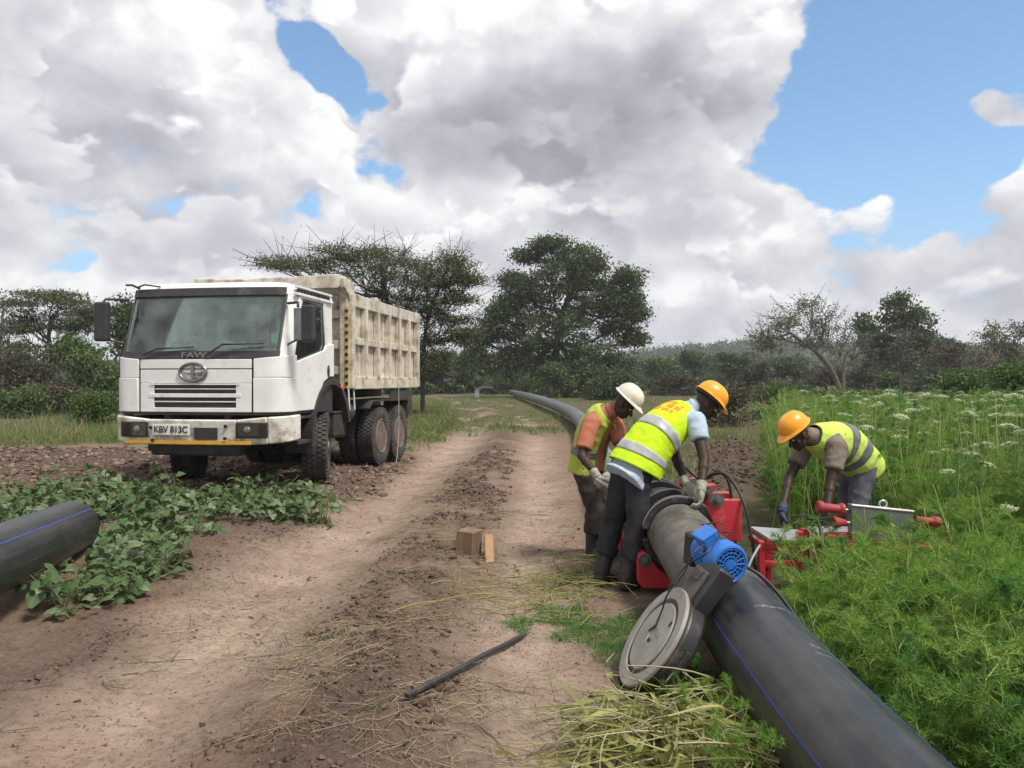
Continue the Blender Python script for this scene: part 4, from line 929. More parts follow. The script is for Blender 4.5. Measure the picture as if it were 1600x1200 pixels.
def add_hand(mb, wrist, d, palm_n, side, curl=40., sc_=1.0, fat=1.0):
    """palm, four fingers of different lengths bent at the knuckles, thumb from the side"""
    d = V(d).normalized(); pn = V(palm_n); pn = (pn - d * pn.dot(d)).normalized(); lat = d.cross(pn) * side      # lat: towards the thumb
    c = V(wrist) + d * .050 * sc_
    mb.ell(c, (.041 * sc_ * fat, .056 * sc_, .018 * sc_ * fat), Matrix((lat, d, pn)).transposed(), 14, 9)
    mb.cap(V(wrist) - d * .02, c, .026 * sc_ * fat, .022 * sc_ * fat, 10)
    for off, ln, cu in ((.031, .072, 0), (.010, .080, 3), (-.011, .075, 5), (-.030, .060, 9)):
        p = c + lat * off * sc_ + d * .040 * sc_; a = R(curl * .5 + cu); r0 = .0098 * sc_ * fat
        for seg, fr in enumerate((.46, .31, .25)):
            dd = d * math.cos(a) + pn * math.sin(a); q = p + dd * ln * fr * sc_
            mb.cap(p, q, r0, r0 * .93, 9); p = q; r0 *= .93; a += R(curl * .75)
    b0 = c - d * .022 * sc_ + lat * .030 * sc_; t1 = b0 + (lat * .70 + d * .55 + pn * .30).normalized() * .040 * sc_; t2 = t1 + (lat * .25 + d * .75 + pn * .55).normalized() * .034 * sc_
    mb.cap(b0, t1, .0135 * sc_ * fat, .0115 * sc_ * fat, 9); mb.cap(t1, t2, .0115 * sc_ * fat, .0095 * sc_ * fat, 9)
def add_head(mb, c, fwd, upv):
    f = V(fwd).normalized(); u = V(upv); u = (u - f * u.dot(f)).normalized(); r = f.cross(u); q = Matrix((r, f, u)).transposed()
    def L(x, y, z): return V(c) + r * x + f * y + u * z
    mb.ell(L(0, -.012, .03), (.074, .094, .088), q, 20, 14); mb.ell(L(0, .018, -.045), (.056, .066, .066), q, 16, 10); mb.ell(L(0, .052, -.088), (.028, .026, .022), q, 10, 8)
    mb.cap(L(0, .078, .012), L(0, .104, -.026), .010, .016, 8); mb.ell(L(.013, .094, -.030), (.010, .012, .009), q, 8, 6); mb.ell(L(-.013, .094, -.030), (.010, .012, .009), q, 8, 6)
    mb.ell(L(0, .080, -.058), (.026, .014, .008), q, 10, 6); mb.ell(L(0, .078, -.071), (.023, .014, .008), q, 10, 6)
    for s_ in (-1, 1):
        mb.ell(L(s_ * .030, .066, .026), (.026, .014, .009), q, 10, 6); mb.ell(L(s_ * .044, .052, -.022), (.020, .018, .020), q, 10, 6)
        mb.ell(L(s_ * .076, -.008, -.008), (.010, .020, .032), q, 10, 7)
    return L, q
def helmet(par, c, fwd, upv, mat, rim_mat):
    """hard hat: ribbed dome, brim all round, long peak"""
    f = V(fwd).normalized(); u = V(upv); u = (u - f * u.dot(f)).normalized(); r = f.cross(u)
    def L(x, y, z): return V(c) + r * x + f * y + u * z
    rs = []; n = 44
    for k in range(13):
        th = R(90 * k / 12); ring = []
        for j in range(n):
            a = 2 * math.pi * j / n; cx, cy = math.cos(a), math.sin(a)
            s_ = math.cos(th) ** .80
            rib = 1 + .030 * math.exp(-(cx / .13) ** 2) * math.sin(th) * (.4 + .6 * (cy > -2))
            ring.append(L(.108 * cx * s_, -.006 + .133 * cy * s_, .035 + .118 * math.sin(th) * rib))
        rs.append(ring)
    # inner wall so that the shell has thickness
    inner = [[V(c) + (p - V(c)) * .965 - u * .002 for p in rg] for rg in reversed(rs)]
    brim = []
    for j in range(n):
        a = 2 * math.pi * j / n; cx, cy = math.cos(a), math.sin(a); pk = max(0, cy) ** 2.2
        brim.append(L((.108 + .013) * cx, -.006 + (.133 + .013 + .042 * pk) * cy, .026 - .016 * pk))
    brim2 = [p - u * .006 for p in brim]
    mb = MB(); mb.rings([brim2, brim] + rs, True, False)
    mb.rings(inner + [[p * .5 + q * .5 for p, q in zip(inner[-1], brim2)], brim2], True, False)
    h = mb.build('helmet', mat, par, smooth=50)
    mb = MB(); mb.tube([L(.100 * math.cos(a), -.006 + .122 * math.sin(a), .012) for a in np.linspace(0, 6.283, 28)[:-1]], .009, 6, False, loop=True); mb.build('headband', rim_mat, h, smooth=50)
    return h
def boots(par, root, ankle, knee, foot_dir, mat=None):
    mb = MB(); a, k = V(ankle) - root, V(knee) - root; fd = V(foot_dir).normalized(); top = a.lerp(k, .80); gz0 = 0.0
    mb.cap(a + V((0, 0, .0)), top, .060, .074, 18); heel = V((a.x, a.y, .045)) - fd * .035
    mb.ell(V((a.x, a.y, .055)) + fd * .01, (.058, .075, .055), Matrix((V((fd.y, -fd.x, 0)), fd, V((0, 0, 1)))).transposed(), 14, 9)
    mb.cap(V((a.x, a.y, .050)), V((a.x, a.y, .046)) + fd * .15, .052, .046, 14); mb.cap(V((a.x, a.y, .07)), a.lerp(top, .2), .06, .062, 14)
    me = remeshed(mb, .010, 3, wrinkle(.004, 9, .004, 22, 3))
    for v in me.vertices: v.co.z = max(v.co.z, .0)
    return mesh_ob('boot', me, mat or m_boot, par)
def person(root, label, rv, J, cfg):
    """J: world joints; builds body + clothes around them"""
    o = empty('person', root); tag(o, label, 'person'); r0 = V(root); rv = V(rv).normalized()
    j = {k: V(v) - r0 for k, v in J.items()}
    hip, sc_, neck, head = j['hip'], j['chest'], j['neck'], j['head']
    fwd = V((-rv.y, rv.x, 0))
    # spine with a curved back
    bow = cfg.get('bow', .05); tdir = (sc_ - hip).normalized(); back = rv.cross(tdir)   # back-facing
    if back.dot(fwd) > 0: back = -back
    spine = [hip - tdir * .02, hip.lerp(sc_, .33) + back * bow, hip.lerp(sc_, .68) + back * bow * 1.1, sc_ + tdir * .02, neck]
    # --- body (skin): one continuous surface
    mb = MB(); P_, W_ = lerp_list(spine, [(.135, .09), (.125, .085), (.15, .095), (.15, .085), (.055, .055)], 5); mb.rings(torso_rings(P_, rv, W_, 24))
    mb.cap(neck - (head - neck) * .3, head.lerp(neck, .25), .056, .052, 14)
    L, hq = add_head(mb, head, cfg['look'], cfg['headup'])
    for s_ in 'RL':
        mb.cap(j['sh' + s_], j['el' + s_], .052, .040, 14); mb.cap(j['el' + s_], j['wr' + s_], .041, .027, 14); m_ = j['el' + s_].lerp(j['wr' + s_], .28); mb.ell(m_, (.043, .043, .043), None, 12, 8)
        mb.ell(j['sh' + s_], (.062, .062, .062), None, 14, 9)
        add_hand(mb, j['wr' + s_], cfg['hd' + s_], cfg['hp' + s_], 1 if s_ == 'R' else -1, cfg.get('curl', 55), .95)
        mb.cap(hip + rv * (.085 if s_ == 'R' else -.085), j['kn' + s_], .075, .052, 14); mb.cap(j['kn' + s_], j['an' + s_], .05, .038, 12)
        mb.cap(j['an' + s_], j['an' + s_] + V(cfg['foot']) * .10 - V((0, 0, .03)), .036, .03, 10)
    mesh_ob('body', remeshed(mb, .0065, 2), m_skin, o)
    for s_ in (-1, 1):
        mb = MB(); mb.ell(L(s_ * .030, .074, .010), (.012, .010, .008), hq, 10, 7); mb.build('eye', M('eye_white', (.55, .52, .46), rough=.3) if 'eye_white' not in bpy.data.materials else bpy.data.materials['eye_white'], o, smooth=60)
    # --- trousers
    mb = MB()
    wv = (hip - spine[1]).normalized()
    mb.ell(hip - wv * -.0 + V((0, 0, -.02)), (.155, .115, .11), Matrix((rv, fwd, V((0, 0, 1)))).transposed(), 20, 12)
    mb.cap(hip, hip.lerp(spine[1], .35), .11, .10, 18); mb.ell(hip.lerp(spine[1], .25), (.145, .10, .06), Matrix((rv, fwd, V((0, 0, 1)))).transposed(), 18, 10)
    for s_ in 'RL':
        h = hip + rv * (.080 if s_ == 'R' else -.080); kn, an = j['kn' + s_], j['an' + s_]
        mb.cap(h, kn, .094, .080, 18); hem = kn.lerp(an, cfg.get('hem', .55)); mb.tube([kn, kn.lerp(an, .25), hem], [.079, .082, .080], 18)
    mesh_ob('trousers', remeshed(mb, .011, 4, wrinkle(.006, 7, .011, 11, cfg['seed'], (1, 1, .8))), cfg['trousers'], o)
    for s_ in 'RL': boots(o, r0, J['an' + s_], J['kn' + s_], cfg['foot'])
    # --- shirt
    sw = [(.170, .132), (.158, .120), (.168, .122), (.165, .108), (.062, .062)]
    mb = MB(); P_, W_ = lerp_list(spine, sw, 5); mb.rings(torso_rings([spine[0] - tdir * cfg.get('tail', .06)] + P_, rv, [(.190, .172 if cfg.get('tail', 0) > .02 else .135)] + W_, 28))
    for s_ in 'RL':
        a, b_ = j['sh' + s_], j['el' + s_]; e_ = a.lerp(b_, cfg.get('sleeve', .62)); m_ = a.lerp(sc_, .45)
        mb.cap(m_, a, .085, .076, 16); mb.tube([a - (b_ - a) * .1, a.lerp(b_, .25), e_], [.072, .075, .070], 18)
        mb.ell(a, (.078, .078, .078), None, 16, 10)
    mb.cap(neck - (neck - sc_) * .3, neck + (head - neck) * .18, .068, .066, 16)
    mesh_ob('shirt', remeshed(mb, .010, 3, wrinkle(.004, 7, .006, 12, cfg['seed'] + 2)), cfg['shirt'], o)
    if cfg.get('collar'):
        mb = MB(); q = neck + (head - neck) * .12; rs = torso_rings([q - (head - neck) * .12, q + (head - neck) * .2], rv, [(.078, .074), (.072, .07)], 24); mb.rings(rs); mb.build('collar', cfg['shirt'], o, smooth=50, bevel=.004)
    # --- vest: open front, narrow at the shoulders so the sleeves come out
    gap = cfg.get('gap', 0); vw = cfg.get('vw', [(.178, .142), (.168, .132), (.182, .140), (.152, .128), (.098, .090)])
    vs = [spine[0] + tdir * cfg.get('vhem', .06)] + spine[1:4] + [spine[3].lerp(spine[4], cfg.get('vtop', .72))]
    P_, W_ = lerp_list(vs, vw, 9)
    ga = (90 + gap / 2, 450 - gap / 2)
    def vest_strip(f0, f1, off, name, mat, par):
        n = len(P_) - 1; i0, i1 = f0 * n, f1 * n; k = max(3, int((i1 - i0) * 1.6) + 2); pts = []; wd = []
        for q in range(k):
            x = i0 + (i1 - i0) * q / (k - 1); a = min(int(x), n - 1); fr = x - a
            pts.append(P_[a].lerp(P_[a + 1], fr)); wd.append((W_[a][0] * (1 - fr) + W_[a + 1][0] * fr, W_[a][1] * (1 - fr) + W_[a + 1][1] * fr))
        # frames from the full path
        rings = []
        for q, p in enumerate(pts):
            x = i0 + (i1 - i0) * q / (k - 1); a = min(max(int(round(x)), 1), n - 1); tn = (P_[a + 1] - P_[a - 1]).normalized()
            r = (rv - tn * rv.dot(tn)).normalized(); f = tn.cross(r)
            if f.dot(back) > 0: f = -f
            ring = []; m = 72; st = x / n
            gp = gap * (1 - .35 * st) if gap else 0
            aa, ab = 90 + gp / 2, 450 - gp / 2
            for t_ in range(m + (1 if gap else 0)):
                ang = R(aa + (ab - aa) * t_ / m); c_, s_ = math.cos(ang), math.sin(ang)
                w_, d_ = wd[q]
                pp = p + r * math.copysign(abs(c_) ** .85, c_) * w_ + f * math.copysign(abs(s_) ** .85, s_) * d_
                # hang a little at the belly, ripple
                hang = cfg.get('hang', .05) * max(0, s_) * math.sin(math.pi * min(1, st * 1.25)) if s_ > 0 else 0
                pp = pp + f * hang
                nrm_ = (pp - p).normalized(); rp = .006 * nz3(pp, 9, cfg['seed']) + .0045 * (1 - 2 * abs(nz3(pp, 15, cfg['seed'] + 4)))
                ring.append(pp + nrm_ * (rp + off))
            rings.append(ring)
        mb = MB(); mb.rings(rings, not gap, False); ob = mb.build(name, mat, par, smooth=70)
        so = ob.modifiers.new('solid', 'SOLIDIFY'); so.thickness = .006 if off < .002 else .003; so.offset = 0; return ob, rings
    vest, vr = vest_strip(0, 1, 0, 'vest', cfg['vest'], o)
    for f0, f1 in cfg['bands']: vest_strip(f0, f1, .0055, 'reflective_band', cfg['band_mat'], vest)
    if cfg.get('print'):
        # printed orange patch on the back between the shoulders: text-like bars standing proud of the vest
        n = len(vr); mbp = MB(); m = 72
        for row, (a, b_) in enumerate(((.60, .635), (.655, .69), (.71, .745), (.765, .80))):
            for cell in range(8):
                if (row * 5 + cell * 3) % 7 == 0: continue
                i0, i1 = int(a * (n - 1)), max(int(a * (n - 1)) + 1, int(b_ * (n - 1)))
                t0 = 36 - 10 + int(cell * 2.5); q4 = [vr[i0][t0], vr[i0][t0 + 2], vr[i1][t0 + 2], vr[i1][t0]]
                nn = (q4[1] - q4[0]).cross(q4[3] - q4[0]).normalized(); nn = nn if nn.dot(back) > 0 else -nn
                mbp.rings([[p + nn * .004 for p in q4], [p + nn * .007 for p in q4]])
        mbp.build('back_print', M('print_orange', (.75, .25, .03), rough=.7), vest)
    # --- gloves
    for s_ in 'RL':
        if s_ in cfg.get('gloves', ''):
            mb = MB(); add_hand(mb, j['wr' + s_], cfg['hd' + s_], cfg['hp' + s_], 1 if s_ == 'R' else -1, cfg.get('curl', 55), 1.03, 1.22)
            w_ = j['wr' + s_]; d = (w_ - j['el' + s_]).normalized(); mb.tube([w_ - d * .06, w_ - d * .02, w_ + d * .02], [.040, .036, .034], 14)
            mesh_ob('glove', remeshed(mb, .0055, 1, wrinkle(.002, 30, .002, 60, 1)), cfg.get('glove_mat', m_glove), o)
    h = helmet(o, L(0, -.008, .045), cfg['look'], cfg['headup'], cfg['helmet'], m_blk)
    return o, L
m_hatY = M('helmet_yellow', (.85, .36, .012), (.80, .32, .015), 4, .34, .02, 40, coat=.3, dirt=((.45, .25, .08), 9, .62, .85))
m_hatW = M('helmet_white', (.70, .66, .55), (.62, .57, .46), 5, .42, .02, 40, dirt=((.38, .30, .20), 9, .56, .8))
m_lime = fabric('vest_lime', (.50, .72, .015), (.56, .78, .03), 4)
m_lime2 = fabric('vest_pale_lime', (.50, .66, .10), (.56, .70, .17), 4)
m_lime3 = fabric('vest_dull_lime', (.42, .52, .06), (.36, .43, .09), 5)
m_shB = fabric('shirt_pale_blue', (.36, .45, .54), (.42, .51, .58), 5); m_shO = fabric('shirt_orange', (.42, .13, .07), (.36, .17, .11), 7); m_shT = fabric('shirt_taupe', (.17, .14, .11), (.23, .19, .15), 6)
m_trD = fabric('trousers_dark', (.018, .018, .022), (.045, .045, .05), 5); m_trB = fabric('trousers_brown', (.030, .024, .022), (.062, .050, .044), 5); m_trN = fabric('trousers_navy', (.04, .045, .06), (.16, .16, .19), 6)
# middle man: yellow helmet, bright lime vest, bends over the clamps
rM = (.84, 5.86, gz(.84, 5.86))
JM = dict(hip=(.925, 5.86, .90), chest=(1.315, 6.02, 1.305), neck=(1.425, 6.05, 1.385), head=(1.545, 6.03, 1.405),
          shR=(1.425, 5.89, 1.285), shL=(1.25, 6.19, 1.30), elR=(1.455, 5.74, 1.005), elL=(1.31, 6.06, .985), wrR=(1.395, 5.60, .800), wrL=(1.335, 5.80, .815),
          knR=(.955, 5.80, .47), knL=(.80, 5.99, .47), anR=(.865, 5.78, .085), anL=(.70, 5.96, .085))
person(rM, 'man in bright lime vest and pale blue shirt bending over the red pipe clamps', (.6, -.8, 0), JM,
       dict(look=(.72, -.10, -.62), headup=(.62, .05, .78), hdR=(-.10, -.25, -1), hpR=(-.9, .2, .1), hdL=(.45, -.3, -.85), hpL=(.2, .8, -.3), foot=(.8, .55, 0), curl=50, bow=.05, seed=1.3,
            trousers=m_trD, shirt=m_shB, vest=m_lime, band_mat=m_retro, bands=((.14, .23), (.42, .51)), helmet=m_hatY, gloves='RL', print=True, tail=.075, vhem=.05, vw=[(.212, .190), (.186, .152), (.184, .142), (.154, .130), (.098, .090)], hem=.62, sleeve=.50, collar=True))
# left man: white helmet, orange shirt
rL = (.76, 6.92, gz(.76, 6.92))
JL = dict(hip=(.69, 6.92, .82), chest=(.80, 6.80, 1.25), neck=(.875, 6.75, 1.335), head=(.99, 6.68, 1.385),
          shR=(.695, 6.68, 1.225), shL=(.93, 6.93, 1.235), elR=(.60, 6.55, .955), elL=(.985, 6.75, 1.0), wrR=(.715, 6.40, .80), wrL=(.835, 6.52, .82),
          knR=(.745, 6.82, .45), knL=(.83, 6.98, .45), anR=(.725, 6.86, .085), anL=(.82, 7.06, .085))
person(rL, 'man in white helmet and orange shirt under an open lime vest, holding a rod', (-.655, -.755, 0), JL,
       dict(look=(.62, -.35, -.62), headup=(.60, -.20, .76), hdR=(.35, -.15, -.9), hpR=(.6, .6, .2), hdL=(-.1, -.4, -.9), hpL=(-.5, .6, .1), foot=(.75, -.6, 0), curl=75, bow=.03, seed=4.1,
            trousers=m_trB, shirt=m_shO, vest=m_lime3, band_mat=m_rdark, bands=((.20, .29),), helmet=m_hatW, gloves='RL', gap=46, hang=.0, tail=.0, vhem=-.03, hem=.6, sleeve=.80, collar=True))
# right man: yellow helmet, pale lime vest, bends over the stand
rR = (2.92, 6.42, gz(2.92, 6.42))
JR = dict(hip=(2.93, 6.42, .90), chest=(2.545, 6.20, 1.115), neck=(2.425, 6.14, 1.155), head=(2.295, 6.10, 1.160),
          shR=(2.47, 6.36, 1.09), shL=(2.585, 6.03, 1.075), elR=(2.27, 6.22, .80), elL=(2.50, 5.95, .80), wrR=(2.145, 6.02, .57), wrL=(2.415, 5.82, .60),
          knR=(2.88, 6.50, .47), knL=(2.86, 6.30, .47), anR=(2.98, 6.52, .085), anL=(2.95, 6.30, .085))
person(rR, 'man in pale lime vest with dark grey bands bending over the red stand', (-.36, .93, 0), JR,
       dict(look=(-.72, -.25, -.55), headup=(-.55, -.15, .80), hdR=(-.05, -.12, -1), hpR=(.8, -.3, 0), hdL=(-.05, -.1, -1), hpL=(.8, .2, 0), foot=(-.95, -.3, 0), curl=55, bow=.07, seed=8.7,
            trousers=m_trN, shirt=m_shT, vest=m_lime2, band_mat=m_rdark, bands=((.20, .31), (.46, .56)), helmet=m_hatY, hang=.08, tail=.0, vhem=-.08, vtop=.98, hem=.6, sleeve=.62, gloves='R', glove_mat=M('glove_blue', (.03, .05, .12), (.06, .045, .05), 16, .8, .1, 90)))
# rod in the left man's hand
a = V((.705, 6.36, .775)); b_ = V((.93, 6.06, .66)); mb = MB(); mb.tube([a, b_], .012, 10)
rod = mb.build('metal_rod', m_steel, smooth=50); tag(rod, 'short pale steel rod held by the man in the white helmet', 'rod')
# ------------------------------------------------------------------ vegetation helpers
rng = np.random.default_rng(11)
def leafmat(name, c1, c2, trans=.25, rough=.55, spec=.3, obvar=None):
    return M(name, c1, c2, island=True, rough=rough, trans=trans, spec=spec, obvar=obvar)
m_fen = leafmat('feathery_leaf', (.085, .225, .024), (.20, .40, .055), .42, obvar=((.30, .36, .09), .60))
m_fend = leafmat('feathery_leaf_dark', (.062, .175, .030), (.14, .31, .055), .38, obvar=((.10, .20, .06), .75))
m_fens = leafmat('herb_stem', (.24, .33, .08), (.38, .46, .14), .15)
m_umb = leafmat('umbel_white', (.55, .60, .42), (.68, .70, .54), .3)
m_grass = leafmat('grass_green', (.075, .145, .024), (.14, .23, .045), .3)
m_mead = leafmat('meadow_grass', (.12, .15, .045), (.25, .25, .11), .3)
m_dry = leafmat('dry_grass', (.20, .165, .095), (.36, .30, .19), .2)
m_straw = leafmat('straw', (.30, .25, .15), (.46, .40, .26), .1, .7)
m_pull = leafmat('pulled_weeds', (.17, .20, .050), (.38, .36, .14), .2)
m_leafy = leafmat('broad_leaf', (.040, .085, .026), (.095, .155, .050), .22, .45, .4)
m_leafy2 = leafmat('broad_leaf_pale', (.095, .145, .070), (.165, .215, .110), .22, .5, .4)
m_lstem = leafmat('vine_stem', (.09, .12, .04), (.14, .16, .06), .1)
def unit(v): return v / np.maximum(np.linalg.norm(v, axis=-1, keepdims=True), 1e-9)
def tri_threads(base, d, L, wd, rg):
    """thin triangle threads: base (n,3), direction d, length L (n,), width wd"""
    n = len(base); side = unit(np.cross(d, rg.normal(size=(n, 3)))) * (np.asarray(wd).reshape(-1, 1) * .5)
    v = np.stack([base - side, base + side, base + d * np.asarray(L).reshape(-1, 1)], 1).reshape(-1, 3)
    return v, np.arange(3 * n).reshape(-1, 3)
def ribbons(paths, wd, rg, flat=None):
    """paths (n,k,3) -> quad strips tapering to the tip"""
    n, k, _ = paths.shape; t_ = np.gradient(paths, axis=1); side = unit(np.cross(t_[:, :1], flat if flat is not None else rg.normal(size=(n, 1, 3))))
    tap = np.linspace(1, .25, k)[None, :, None]; w_ = np.asarray(wd).reshape(-1, 1, 1) * .5 * tap
    v = np.stack([paths - side * w_, paths + side * w_], 2).reshape(-1, 3)
    i = (np.arange(n)[:, None] * 2 * k + np.arange(k - 1)[None, :] * 2).ravel()
    return v, np.stack([i, i + 1, i + 3, i + 2], 1)
def tubes(paths, rad, ns=4):
    """paths (n,k,3), rad (n,k) -> thin closed-round tubes as quads"""
    n, k, _ = paths.shape; t_ = unit(np.gradient(paths, axis=1)); ref = np.where(np.abs(t_[..., 2:3]) < .9, np.array([0, 0, 1.]), np.array([1., 0, 0]))
    u = unit(np.cross(t_, ref)); w_ = np.cross(t_, u); a = np.arange(ns) * 2 * np.pi / ns
    v = paths[:, :, None] + (u[:, :, None] * np.cos(a)[None, None, :, None] + w_[:, :, None] * np.sin(a)[None, None, :, None]) * rad[:, :, None, None]
    v = v.reshape(-1, 3); b0 = np.arange(n)[:, None, None] * k * ns + np.arange(k - 1)[None, :, None] * ns; j = np.arange(ns)[None, None, :]; j2 = (j + 1) % ns
    f = np.stack([(b0 + j), (b0 + j2), (b0 + ns + j2), (b0 + ns + j)], -1).reshape(-1, 4); return v, f
def curve_paths(p0, d0, L, bend, k, rg, droop=0.):
    """n curved paths from p0 along d0, bending at random and drooping"""
    n = len(p0); t_ = np.linspace(0, 1, k)[None, :, None]; b_ = rg.normal(size=(n, 1, 3)) * bend
    L = np.asarray(L).reshape(-1, 1, 1)
    return p0[:, None] + (d0[:, None] * t_ + b_ * t_ ** 2 - np.array([0, 0, 1.]) * droop * t_ ** 2) * L
def feather(base, d, L, n_side, thr, rg, wd=.0035, curl=.5):
    """feathery fronds: arrays base,d (m,3), L (m,) -> thread triangles and rachis paths"""
    pa = curve_paths(base, d, L, .22, 6, rg, .35); m = len(base)
    V_, F_ = [], []; o = 0
    ts = np.repeat(np.linspace(.22, 1, n_side), thr); q = len(ts)
    seg = np.clip((ts * 5).astype(int), 0, 4); fr = ts * 5 - seg
    pt = pa[:, seg] * (1 - fr)[None, :, None] + pa[:, seg + 1] * fr[None, :, None]; td = unit(pa[:, seg + 1] - pa[:, seg])
    rd = unit(rg.normal(size=(m, q, 3))); dd = unit(rd * 1.0 + td * .75 + np.array([0, 0, .2]))
    ln = (L[:, None] * .30 * (1.15 - ts)[None] + .018) * rg.uniform(.6, 1.25, (m, q))
    st = pt + dd * ln[..., None] * rg.uniform(0, .55, (m, q))[..., None] * .6
    v, f = tri_threads(st.reshape(-1, 3), dd.reshape(-1, 3), ln.ravel(), wd, rg)
    # second order hairs
    st2 = (st + dd * ln[..., None] * .55).reshape(-1, 3); dd2 = unit(dd.reshape(-1, 3) + .9 * rg.normal(size=(m * q, 3)))
    v2, f2 = tri_threads(st2, dd2, ln.ravel() * .55, wd * .85, rg)
    return np.concatenate([v, v2]), np.concatenate([f, f2 + len(v)]), pa
def fennel(seed, h, nfr, Lf, bush=True, umb=0, n_side=13, thr=4, wd=.0035):
    """one feathery herb -> (foliage verts, tris), (stem verts, quads), (umbel verts, tris) """
    rg = np.random.default_rng(seed); ns = 3 if bush else 2
    b0 = np.zeros((ns, 3)); b0[:, :2] = rg.normal(size=(ns, 2)) * .02; d0 = unit(np.stack([rg.normal(size=ns) * (.26 if bush else .10), rg.normal(size=ns) * (.26 if bush else .10), np.ones(ns)], 1))
    hs = h * rg.uniform(.75, 1.08, ns); st = curve_paths(b0, d0, hs, .07, 7, rg)
    sv, sf = tubes(st, np.linspace(.0065 if bush else .006, .002, 7)[None].repeat(ns, 0))
    sid = rg.integers(0, ns, nfr); tt = rg.uniform(.12 if bush else .25, 1.0, nfr) ** (.8 if bush else 1); seg = np.clip((tt * 6).astype(int), 0, 5); fr = tt * 6 - seg
    pb = st[sid, seg] * (1 - fr)[:, None] + st[sid, seg + 1] * fr[:, None]; az = rg.uniform(0, 6.283, nfr); up = rg.uniform(.35, 1.1, nfr) + .5 * tt
    d = unit(np.stack([np.cos(az), np.sin(az), up], 1)); L = Lf * rg.uniform(.6, 1.15, nfr) * (1.1 - .45 * tt)
    fv, ff, pa = feather(pb, d, L, n_side, thr, rg, wd)
    rv_, rf_ = tubes(pa, np.linspace(.0028, .0010, 6)[None].repeat(nfr, 0), 3); rf_ = rf_ + len(sv); sv = np.concatenate([sv, rv_]); sf = np.concatenate([sf, rf_])
    heads = []
    if umb:
        L_ = []
        for k in range(umb):
            top = st[k % ns, -1] + rg.normal(size=3) * np.array([.05, .05, .03]) * (k >= ns); c = top + np.array([0, 0, .05]); rad = rg.uniform(.055, .10)
            n = 110; a = rg.uniform(0, 6.283, n); r_ = np.sqrt(rg.uniform(0, 1, n)) * rad; p = c + np.stack([r_ * np.cos(a), r_ * np.sin(a), .022 - .3 * r_ ** 2 / rad + rg.normal(size=n) * .004], 1)
            for s_ in range(2):
                dd = unit(np.stack([rg.normal(size=n), rg.normal(size=n), rg.normal(size=n) * .25], 1)); w2 = unit(np.cross(dd, np.array([0, 0, 1.]))) * .007
                v = np.stack([p - w2, p + w2, p + dd * .018], 1).reshape(-1, 3); L_.append(v)
            ray = np.stack([np.repeat(top[None], 14, 0), (top + c) / 2 + np.stack([rad * .5 * np.cos(np.arange(14) * .449), rad * .5 * np.sin(np.arange(14) * .449), np.zeros(14)], 1), c + np.stack([rad * .9 * np.cos(np.arange(14) * .449), rad * .9 * np.sin(np.arange(14) * .449), np.zeros(14)], 1)], 1)
            v2, f2 = tubes(ray, np.full((14, 3), .0018), 3); sf = np.concatenate([sf, f2 + len(sv)]); sv = np.concatenate([sv, v2])
        heads = [np.concatenate(L_[2 * q:2 * q + 2]) for q in range(umb)]
    return (fv, ff), (sv, sf), heads
def fennel_thing(name, data, label, cat, group, fm):
    o = empty(name); tag(o, label, cat, group)
    np_mesh('foliage', *data[0], fm, o); np_mesh('stem', *data[1], m_fens, o)
    for hv in data[2]: np_mesh('flower_head', hv, np.arange(len(hv)).reshape(-1, 3), m_umb, o)
    return o
def spread(n, fx, fy, ok, dmin, rg, tries=40):
    out = []
    for _ in range(n * tries):
        x, y = rg.uniform(*fx), rg.uniform(*fy)
        if not ok(x, y): continue
        if all((x - a) ** 2 + (y - b_) ** 2 > dmin * dmin for a, b_ in out): out.append((x, y))
        if len(out) >= n: break
    return out
def seen(x, y, m=.06): return abs(x / y) < .675 + m
# ------------------------------------------------------------------ near bushy herbs right of the pipe
def in_near(x, y):
    if not (x > 1.60 + .04 * math.sin(y * 3)): return False
    if 1.65 < x < 3.0 and 5.0 < y < 6.75: return False     # the stand and the man
    if 1.2 < x < 1.95 and y > 4.6: return False
    return seen(x, y, .12)
rg = np.random.default_rng(5)
protos = [fennel_thing('feathery_herb', fennel(100 + k, .56 + .05 * k, 22, .27, True, 0, 14, 5, .0042), 'bushy feathery green herb growing along the right side of the black pipe', 'plant', 'bushy feathery herbs beside the pipe', m_fen if k % 3 else m_fend) for k in range(6)]
spots = spread(150, (1.55, 4.6), (2.45, 5.6), in_near, .155, rg)
for i, (x, y) in enumerate(spots):
    o = protos[i] if i < 6 else put_copy(protos[i % 6])
    s_ = rg.uniform(.72, 1.12) * (1 if x > 1.95 else .80); o.location = (x, y, gz(x, y) - .02); o.rotation_euler = (rg.normal() * .12, rg.normal() * .12, rg.uniform(0, 6.28)); o.scale = (s_ * 1.15, s_ * 1.15, s_)
wl = None
for i, (x, y) in enumerate(((.92, 3.75), (.98, 3.5), (1.02, 3.25), (.98, 3.95), (.95, 3.05), (.93, 3.3))):
    o = put_copy(protos[i % 6]); s_ = rg.uniform(.45, .62); o.location = (x, y, gz(x, y) - .01); o.rotation_euler = (rg.normal() * .5, -.45 + rg.normal() * .3, rg.uniform(0, 6.28)); o.scale = (s_, s_, s_)
    o['label'] = 'small flattened feathery herb between the leaning disc and the black pipe'; o['group'] = 'flattened herbs under the facing tool'
